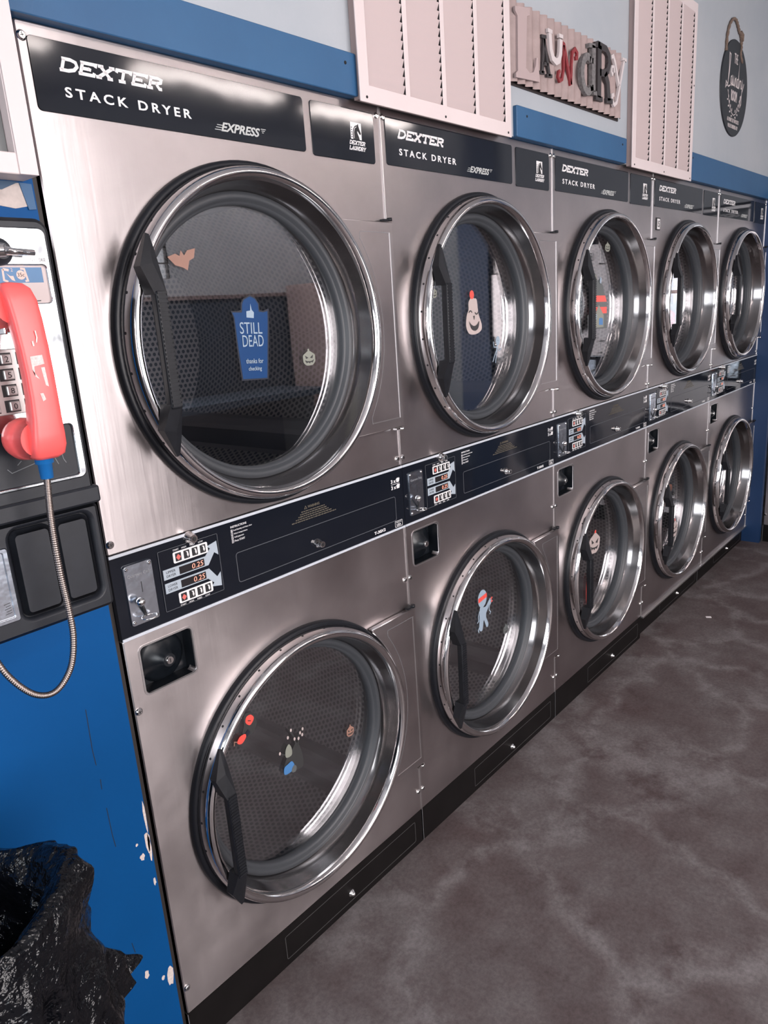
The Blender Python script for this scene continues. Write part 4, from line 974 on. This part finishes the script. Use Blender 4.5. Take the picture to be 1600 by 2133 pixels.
CRM = plain('decal_cream', (0.48, 0.40, 0.38), 0.45); GRN = plain('decal_grey_green', (0.24, 0.25, 0.21), 0.45); RDC = plain('decal_red', (0.80, 0.09, 0.07), 0.4)
MGY = plain('decal_grey', (0.10, 0.11, 0.11), 0.45); DGY = plain('decal_charcoal', (0.035, 0.035, 0.035), 0.45); SKY = plain('decal_sky_blue', (0.06, 0.19, 0.42), 0.4); ORG = plain('decal_dull_orange', (0.30, 0.16, 0.12), 0.5)
TOMB = [(0.353, 1.507), (0.370, 1.506), (0.378, 1.508), (0.38, 1.521), (0.386, 1.529), (0.404, 1.536), (0.418, 1.53), (0.426, 1.519), (0.426, 1.506), (0.435, 1.504), (0.450, 1.508), (0.447, 1.475), (0.430, 1.367), (0.361, 1.371), (0.358, 1.437), (0.358, 1.494)]
TOMBIN = [(0.356, 1.504), (0.380, 1.503), (0.383, 1.520), (0.388, 1.527), (0.404, 1.533), (0.416, 1.528), (0.423, 1.518), (0.423, 1.503), (0.435, 1.501), (0.446, 1.503), (0.443, 1.476), (0.427, 1.370), (0.364, 1.374), (0.361, 1.437), (0.360, 1.494)]
decal('blue tombstone sticker reading STILL DEAD thanks for checking on the nearest upper glass',
      [('p', TOMB, TD), ('p', TOMBIN, TB), ('p', [(0.403, 1.519), (0.405, 1.507), (0.41, 1.502), (0.408, 1.491), (0.39, 1.493), (0.391, 1.505), (0.401, 1.506)], TW),
       ('t', [(0.369, 1.4625)], TW, 'STILL', 0.057, 0.0225, -0.06, 0.0), ('t', [(0.372, 1.4370)], TW, 'DEAD', 0.054, 0.0225, -0.05, 0.0),
       ('t', [(0.375, 1.404)], TW, 'thanks for', 0.045, 0.0095, -0.07, 0.01), ('t', [(0.379, 1.387)], TW, 'checking', 0.034, 0.0105, -0.07, 0.01)], 0)
def pumpkin(cx_, cz_, w_, h_, mt, face, stem, label, unit, rot=0.0):
    def T(l): return [(cx_ + (a * cos(rot) - c * sin(rot)) * w_ / 2, cz_ + (a * sin(rot) + c * cos(rot)) * h_ / 2) for a, c in l]
    body = [(sin(q) * (1 + .05 * cos(6 * q)), .92 * cos(q) * (1 + .06 * cos(5 * q)) - .08) for q in [2 * pi * i / 28 for i in range(28)]]
    return decal(label, [('p', T([(-.15, .7), (-.1, 1.15), (.12, 1.15), (.15, .7)]), stem), ('p', T(body), mt), ('p', T([(-.62, .35), (-.12, .02), (-.5, -.08)]), face), ('p', T([(.62, .35), (.12, .02), (.5, -.08)]), face),
      ('p', T([(-.7, -.25), (-.4, -.38), (0, -.42), (.4, -.38), (.7, -.25), (.45, -.62), (.2, -.5), (0, -.68), (-.2, -.5), (-.45, -.62)]), face)], unit)
pumpkin(0.551, 1.3995, 0.038, 0.034, GRN, DGY, GRN, 'small grey-green jack-o-lantern sticker on the nearest upper glass, right of the tombstone', 0)
decal('faded orange bat sticker at upper left of the nearest upper glass', [('p', [(0.226, 1.606), (0.243, 1.612), (0.252, 1.608), (0.256, 1.618), (0.262, 1.609), (0.270, 1.618), (0.288, 1.622), (0.283, 1.605), (0.272, 1.600), (0.266, 1.583), (0.256, 1.588), (0.240, 1.592)], ORG)], 0)
decal('white winking ghost sticker with a red tip, centre of the second upper glass',
      [('c', [(0.390, 1.525), (0.402, 1.521), (0.402, 1.506), (0.417, 1.501), (0.424, 1.463), (0.438, 1.435), (0.437, 1.418), (0.417, 1.409), (0.395, 1.407), (0.374, 1.411), (0.361, 1.430), (0.365, 1.459), (0.375, 1.475), (0.376, 1.494), (0.386, 1.507)], CRM),
       ('p', arc(0.393, 1.515, 0.0105, 0, 360, 16, 0.012)[:-1], RDC), ('s', arc(0.383, 1.464, 0.008, 20, 160, 8), DGY, 0.003), ('s', arc(0.413, 1.470, 0.008, 200, 340, 8), DGY, 0.003),
       ('p', [(0.396, 1.458), (0.403, 1.458), (0.400, 1.447)], DGY), ('c', [(0.374, 1.444), (0.382, 1.436), (0.398, 1.430), (0.414, 1.434), (0.424, 1.442), (0.418, 1.424), (0.402, 1.417), (0.385, 1.424)], DGY)], 1)
decal('small pale blue skeleton sticker low on the second upper glass',
      [('p', arc(0.523, 1.381, 0.011, 0, 360, 16, 0.013)[:-1], TW), ('s', [(0.520, 1.370), (0.514, 1.350)], TW, 0.005), ('s', [(0.514, 1.363), (0.500, 1.364), (0.497, 1.380)], TW, 0.0025), ('s', [(0.520, 1.362), (0.527, 1.351), (0.538, 1.358)], TW, 0.0025),
       ('s', [(0.510, 1.352), (0.500, 1.338), (0.490, 1.322)], TW, 0.0028), ('s', [(0.514, 1.350), (0.508, 1.334), (0.504, 1.318)], TW, 0.0028), ('s', [(0.519, 1.382), (0.5195, 1.3825)], DGY, 0.004)], 1)
pumpkin(0.218, 1.524, 0.026, 0.026, GRN, DGY, GRN, 'tiny pumpkin sticker at the left of the second upper glass, beside the handle', 1)
decal('cartoon haunted house sticker with two red roofs on the third upper glass',
      [('p', [(0.321, 1.376), (0.318, 1.425), (0.325, 1.429), (0.329, 1.491), (0.349, 1.495), (0.343, 1.537), (0.373, 1.569), (0.399, 1.541), (0.415, 1.549), (0.441, 1.523), (0.458, 1.49), (0.475, 1.467), (0.478, 1.372)], MGY),
       ('p', [(0.327, 1.470), (0.337, 1.492), (0.459, 1.489), (0.473, 1.467)], RDC), ('p', [(0.325, 1.452), (0.473, 1.449), (0.473, 1.426), (0.325, 1.428)], RDC), ('p', [(0.371, 1.420), (0.405, 1.458), (0.447, 1.420), (0.447, 1.378), (0.371, 1.380)], GRN),
       ('p', [(0.408, 1.388), (0.408, 1.41), (0.423, 1.413), (0.44, 1.408), (0.44, 1.386)], SKY), ('p', [(0.354, 1.529), (0.367, 1.509), (0.349, 1.508), (0.339, 1.518)], TW), ('p', [(0.412, 1.555), (0.424, 1.548), (0.420, 1.530), (0.408, 1.535)], TW),
       ('p', [(0.374, 1.430), (0.388, 1.424), (0.384, 1.408), (0.366, 1.410)], TW), ('s', [(0.36, 1.545), (0.372, 1.560), (0.386, 1.545)], GRN, 0.004), ('s', [(0.352, 1.470), (0.352, 1.482)], DGY, 0.009)], 2)
pumpkin(0.475, 1.656, 0.042, 0.032, GRN, DGY, GRN, 'grey smiling face sticker near the top of the third upper glass', 2)
decal('pale blue ghost sticker behind the handle of the third upper glass', [('c', [(0.228, 1.412), (0.240, 1.408), (0.256, 1.405), (0.246, 1.392), (0.243, 1.371), (0.226, 1.368), (0.214, 1.380), (0.214, 1.403)], TW), ('s', [(0.226, 1.396), (0.234, 1.395)], DGY, 0.003)], 2)
decal('small dark witch sticker with a red face on the nearest lower glass',
      [('c', [(0.274, 0.665), (0.288, 0.648), (0.290, 0.628), (0.275, 0.612), (0.251, 0.622), (0.257, 0.643), (0.259, 0.663)], DGY), ('c', [(0.278, 0.658), (0.285, 0.646), (0.273, 0.635), (0.262, 0.646), (0.266, 0.658)], RDC), ('s', [(0.268, 0.648), (0.276, 0.644)], DGY, 0.002),
       ('s', [(0.268, 0.624), (0.256, 0.616)], TD, 0.010), ('c', [(0.256, 0.622), (0.257, 0.613), (0.244, 0.604), (0.233, 0.611), (0.241, 0.622)], RDC), ('s', [(0.233, 0.614), (0.226, 0.618), (0.224, 0.609)], ORG, 0.002)], 0)
tr = [('c', [(0.398, 0.525), (0.411, 0.487), (0.409, 0.456), (0.389, 0.456), (0.368, 0.462), (0.350, 0.465), (0.351, 0.482), (0.364, 0.502), (0.381, 0.514)], DGY), ('s', [(0.396, 0.515), (0.390, 0.545), (0.380, 0.565)], DGY, 0.004), ('s', [(0.400, 0.515), (0.405, 0.545), (0.418, 0.552)], DGY, 0.004),
      ('s', [(0.372, 0.508), (0.355, 0.515), (0.343, 0.525)], DGY, 0.003), ('c', [(0.372, 0.534), (0.379, 0.52), (0.377, 0.503), (0.360, 0.505), (0.361, 0.524)], GRN), ('c', [(0.376, 0.487), (0.382, 0.468), (0.368, 0.462), (0.35, 0.465), (0.351, 0.482), (0.362, 0.486)], SKY), ('c', [(0.380, 0.474), (0.387, 0.468), (0.384, 0.457), (0.374, 0.458), (0.372, 0.466)], MGY)]
for x, z in ((0.382, 0.566), (0.417, 0.552), (0.370, 0.553), (0.389, 0.540), (0.407, 0.547), (0.341, 0.527), (0.400, 0.536), (0.412, 0.540)): tr.append(('p', arc(x, z, 0.0030, 0, 360, 8, 0.0045)[:-1], CRM))
decal('bare dark tree sticker with a grey owl on the nearest lower glass', tr, 0)
pumpkin(0.575, 0.463, 0.027, 0.030, ORG, DGY, ORG, 'dull orange pumpkin sticker at the right of the nearest lower glass', 0, -.1)
decal('pale mummy sticker with red eyes on the second lower glass',
      [('p', arc(0.396, 0.606, 0.0245, 0, 360, 20, 0.029)[:-1], TW), ('c', [(0.384, 0.582), (0.412, 0.574), (0.440, 0.594), (0.447, 0.578), (0.420, 0.558), (0.413, 0.540), (0.425, 0.510), (0.414, 0.503), (0.400, 0.532), (0.390, 0.502), (0.374, 0.508), (0.376, 0.545), (0.378, 0.565)], TW),
       ('p', [(0.373, 0.612), (0.420, 0.618), (0.420, 0.604), (0.373, 0.598)], RDC), ('s', [(0.386, 0.607), (0.3865, 0.6072)], DGY, 0.004), ('s', [(0.403, 0.610), (0.4035, 0.6102)], DGY, 0.004), ('s', [(0.440, 0.588), (0.449, 0.594)], RDC, 0.005), ('s', [(0.441, 0.580), (0.450, 0.582)], RDC, 0.004),
       ('s', [(0.374, 0.572), (0.366, 0.556), (0.368, 0.542), (0.360, 0.536)], TW, 0.0035), ('s', [(0.430, 0.572), (0.427, 0.558), (0.436, 0.548), (0.430, 0.542)], TW, 0.003), ('s', [(0.370, 0.520), (0.363, 0.512), (0.366, 0.503)], TW, 0.004)], 1)
pumpkin(0.527, 0.452, 0.030, 0.034, MGY, DGY, MGY, 'grey ghost-like face sticker at lower right of the second lower glass', 1)
pumpkin(0.284, 0.355, 0.026, 0.034, ORG, DGY, ORG, 'small orange face sticker beside the handle of the second lower glass', 1)
pumpkin(0.392, 0.560, 0.098, 0.088, CRM, DGY, RDC, 'white jack-o-lantern sticker with a red stem on the third lower glass', 2, -.15)
decal('red cleaver-shaped sticker beside the handle of the third lower glass', [('c', [(0.334, 0.449), (0.357, 0.428), (0.358, 0.331), (0.329, 0.312), (0.322, 0.369), (0.326, 0.43)], RDC)], 2)
pumpkin(0.485, 0.378, 0.070, 0.085, CRM, DGY, RDC, 'pale pumpkin sticker low on the fourth lower glass', 3)

# ------------------------------------------------------------------ laundry in the fourth dryer
def cloth(name, label, c, s, mat, seed, unit=3):
    b = MB(); bmesh.ops.create_icosphere(b.bm, subdivisions=4, radius=1.0); k = b.mi(mat)
    for v in b.bm.verts:
        n_ = v.co.normalized(); d = 1 + 0.45 * noise.noise(n_ * 1.6 + Vector((seed, 0, 0))) + 0.22 * abs(noise.noise(n_ * 4 + Vector((0, seed, 0)))) - .06 * abs(noise.noise(n_ * 11))
        v.co = Vector((n_.x * s[0], n_.y * s[1], n_.z * s[2])) * d + Vector(c)
    for f in b.bm.faces: f.smooth = True; f.material_index = k
    return tag(b.build(name), label, 'clothes', 'laundry inside the fourth dryer')
X3 = 0.8 * 3 + CXD
cloth('shirt', 'pale pink shirt pressed against the fourth upper glass', (X3 + 0.130, 0.098, UZ + 0.085), (0.050, 0.030, 0.095), plain('cloth_pink', (0.80, 0.60, 0.57), 0.9), 1.3)
cloth('towel', 'grey checked cloth in the middle of the fourth upper drum', (X3 + 0.225, 0.135, UZ - 0.03), (0.050, 0.036, 0.080), plain('cloth_grey', (0.30, 0.27, 0.25), 0.9, var=0.5, scale=30), 5.1)
cloth('shirt', 'bright red garment behind the grip of the fourth upper door', (X3 + 0.070, 0.098, UZ - 0.080), (0.045, 0.028, 0.045), plain('cloth_red', (0.70, 0.07, 0.05), 0.9), 8.7)
cloth('sheet', 'light blue-grey sheet lying low in the fourth upper drum', (X3 + 0.110, 0.125, UZ - 0.165), (0.060, 0.030, 0.038), plain('cloth_pale', (0.60, 0.64, 0.68), 0.9), 3.9)
cloth('shirt', 'striped orange and blue shirt inside the fourth lower drum', (X3 + 0.12, 0.110, LZ + 0.03), (0.06, 0.035, 0.06), plain('cloth_orange', (0.35, 0.12, 0.06), 0.9, var=0.8, scale=24), 6.2)

# ------------------------------------------------------------------ floor litter
b = MB(); b.box(-0.008, 0.008, -0.012, 0.012, 0.0005, 0.003, plain('paper_white', (0.75, 0.7, 0.7), 0.6), 0.001); sc_ = b.build('paper_scrap', normals=True); sc_.location = (2.772, -0.178, 0); sc_.rotation_euler = (0, 0, 0.5)
tag(sc_, 'small white paper scrap lying on the concrete floor', 'litter')

# ------------------------------------------------------------------ ceiling lights
for i, (x, y) in enumerate(((1.2, -3.2), (2.9, -3.2), (4.4, -3.2), (-0.6, -3.2))):  # unseen row set by the far wall, with fixtures added to brighten it
    t = thing('ceiling_light', 'fluorescent ceiling fixture with two tubes, seen only in reflections', 'ceiling light', (x, y, CH), 0, 'fluorescent ceiling lights')
    b = MB(); b.box(-0.62, 0.62, -0.11, 0.11, -0.05, -0.001, CREAM); b.build('fixture_body', t, normals=True)
    for yy in (-0.05, 0.05):
        b = MB(); b.tube([(-0.58, yy, -0.075), (0.58, yy, -0.075)], 0.016, plain('lit_tube', (1, 1, 1), 0.5, emit=(1.0, 0.90, 0.86), es=26), 12); b.build('tube', t)

# ------------------------------------------------------------------ the far side of the room (seen in the reflections)
vm = thing('vending_machine', 'cream vending machine with dark window, visible only as a reflection', 'vending machine', (4.35, -4.13, 0))
PK = plain('machine_cream', (0.62, 0.46, 0.43), 0.4)
b = MB(); b.box(-0.05, 0.75, 0.0, 0.55, 0.0, 1.78, PK, 0.01); b.build('machine_cabinet', vm, normals=True)
b = MB(); b.box(0.12, 0.62, 0.55, 0.56, 1.05, 1.48, SCREEN); b.build('machine_window', vm, normals=True)
b = MB(); b.box(0.2, 0.45, 0.55, 0.56, 0.72, 0.90, plain('machine_blue_label', (0.05, 0.12, 0.25), 0.4)); b.build('machine_label', vm, normals=True)
bc = bx('folding_counter', 2.3, 4.1, -4.1, -3.5, 0.82, 0.88, plain('counter_laminate', (0.10, 0.14, 0.19), 0.35), 0.006)
tag(bc, 'dark laminate folding counter, visible only as a reflection', 'counter')
for x in (2.4, 4.0): 
    o = MB().box(x - 0.03, x + 0.03, -4.0, -3.6, 0.0, 0.82, BODY).build('counter_leg', bc, normals=True)
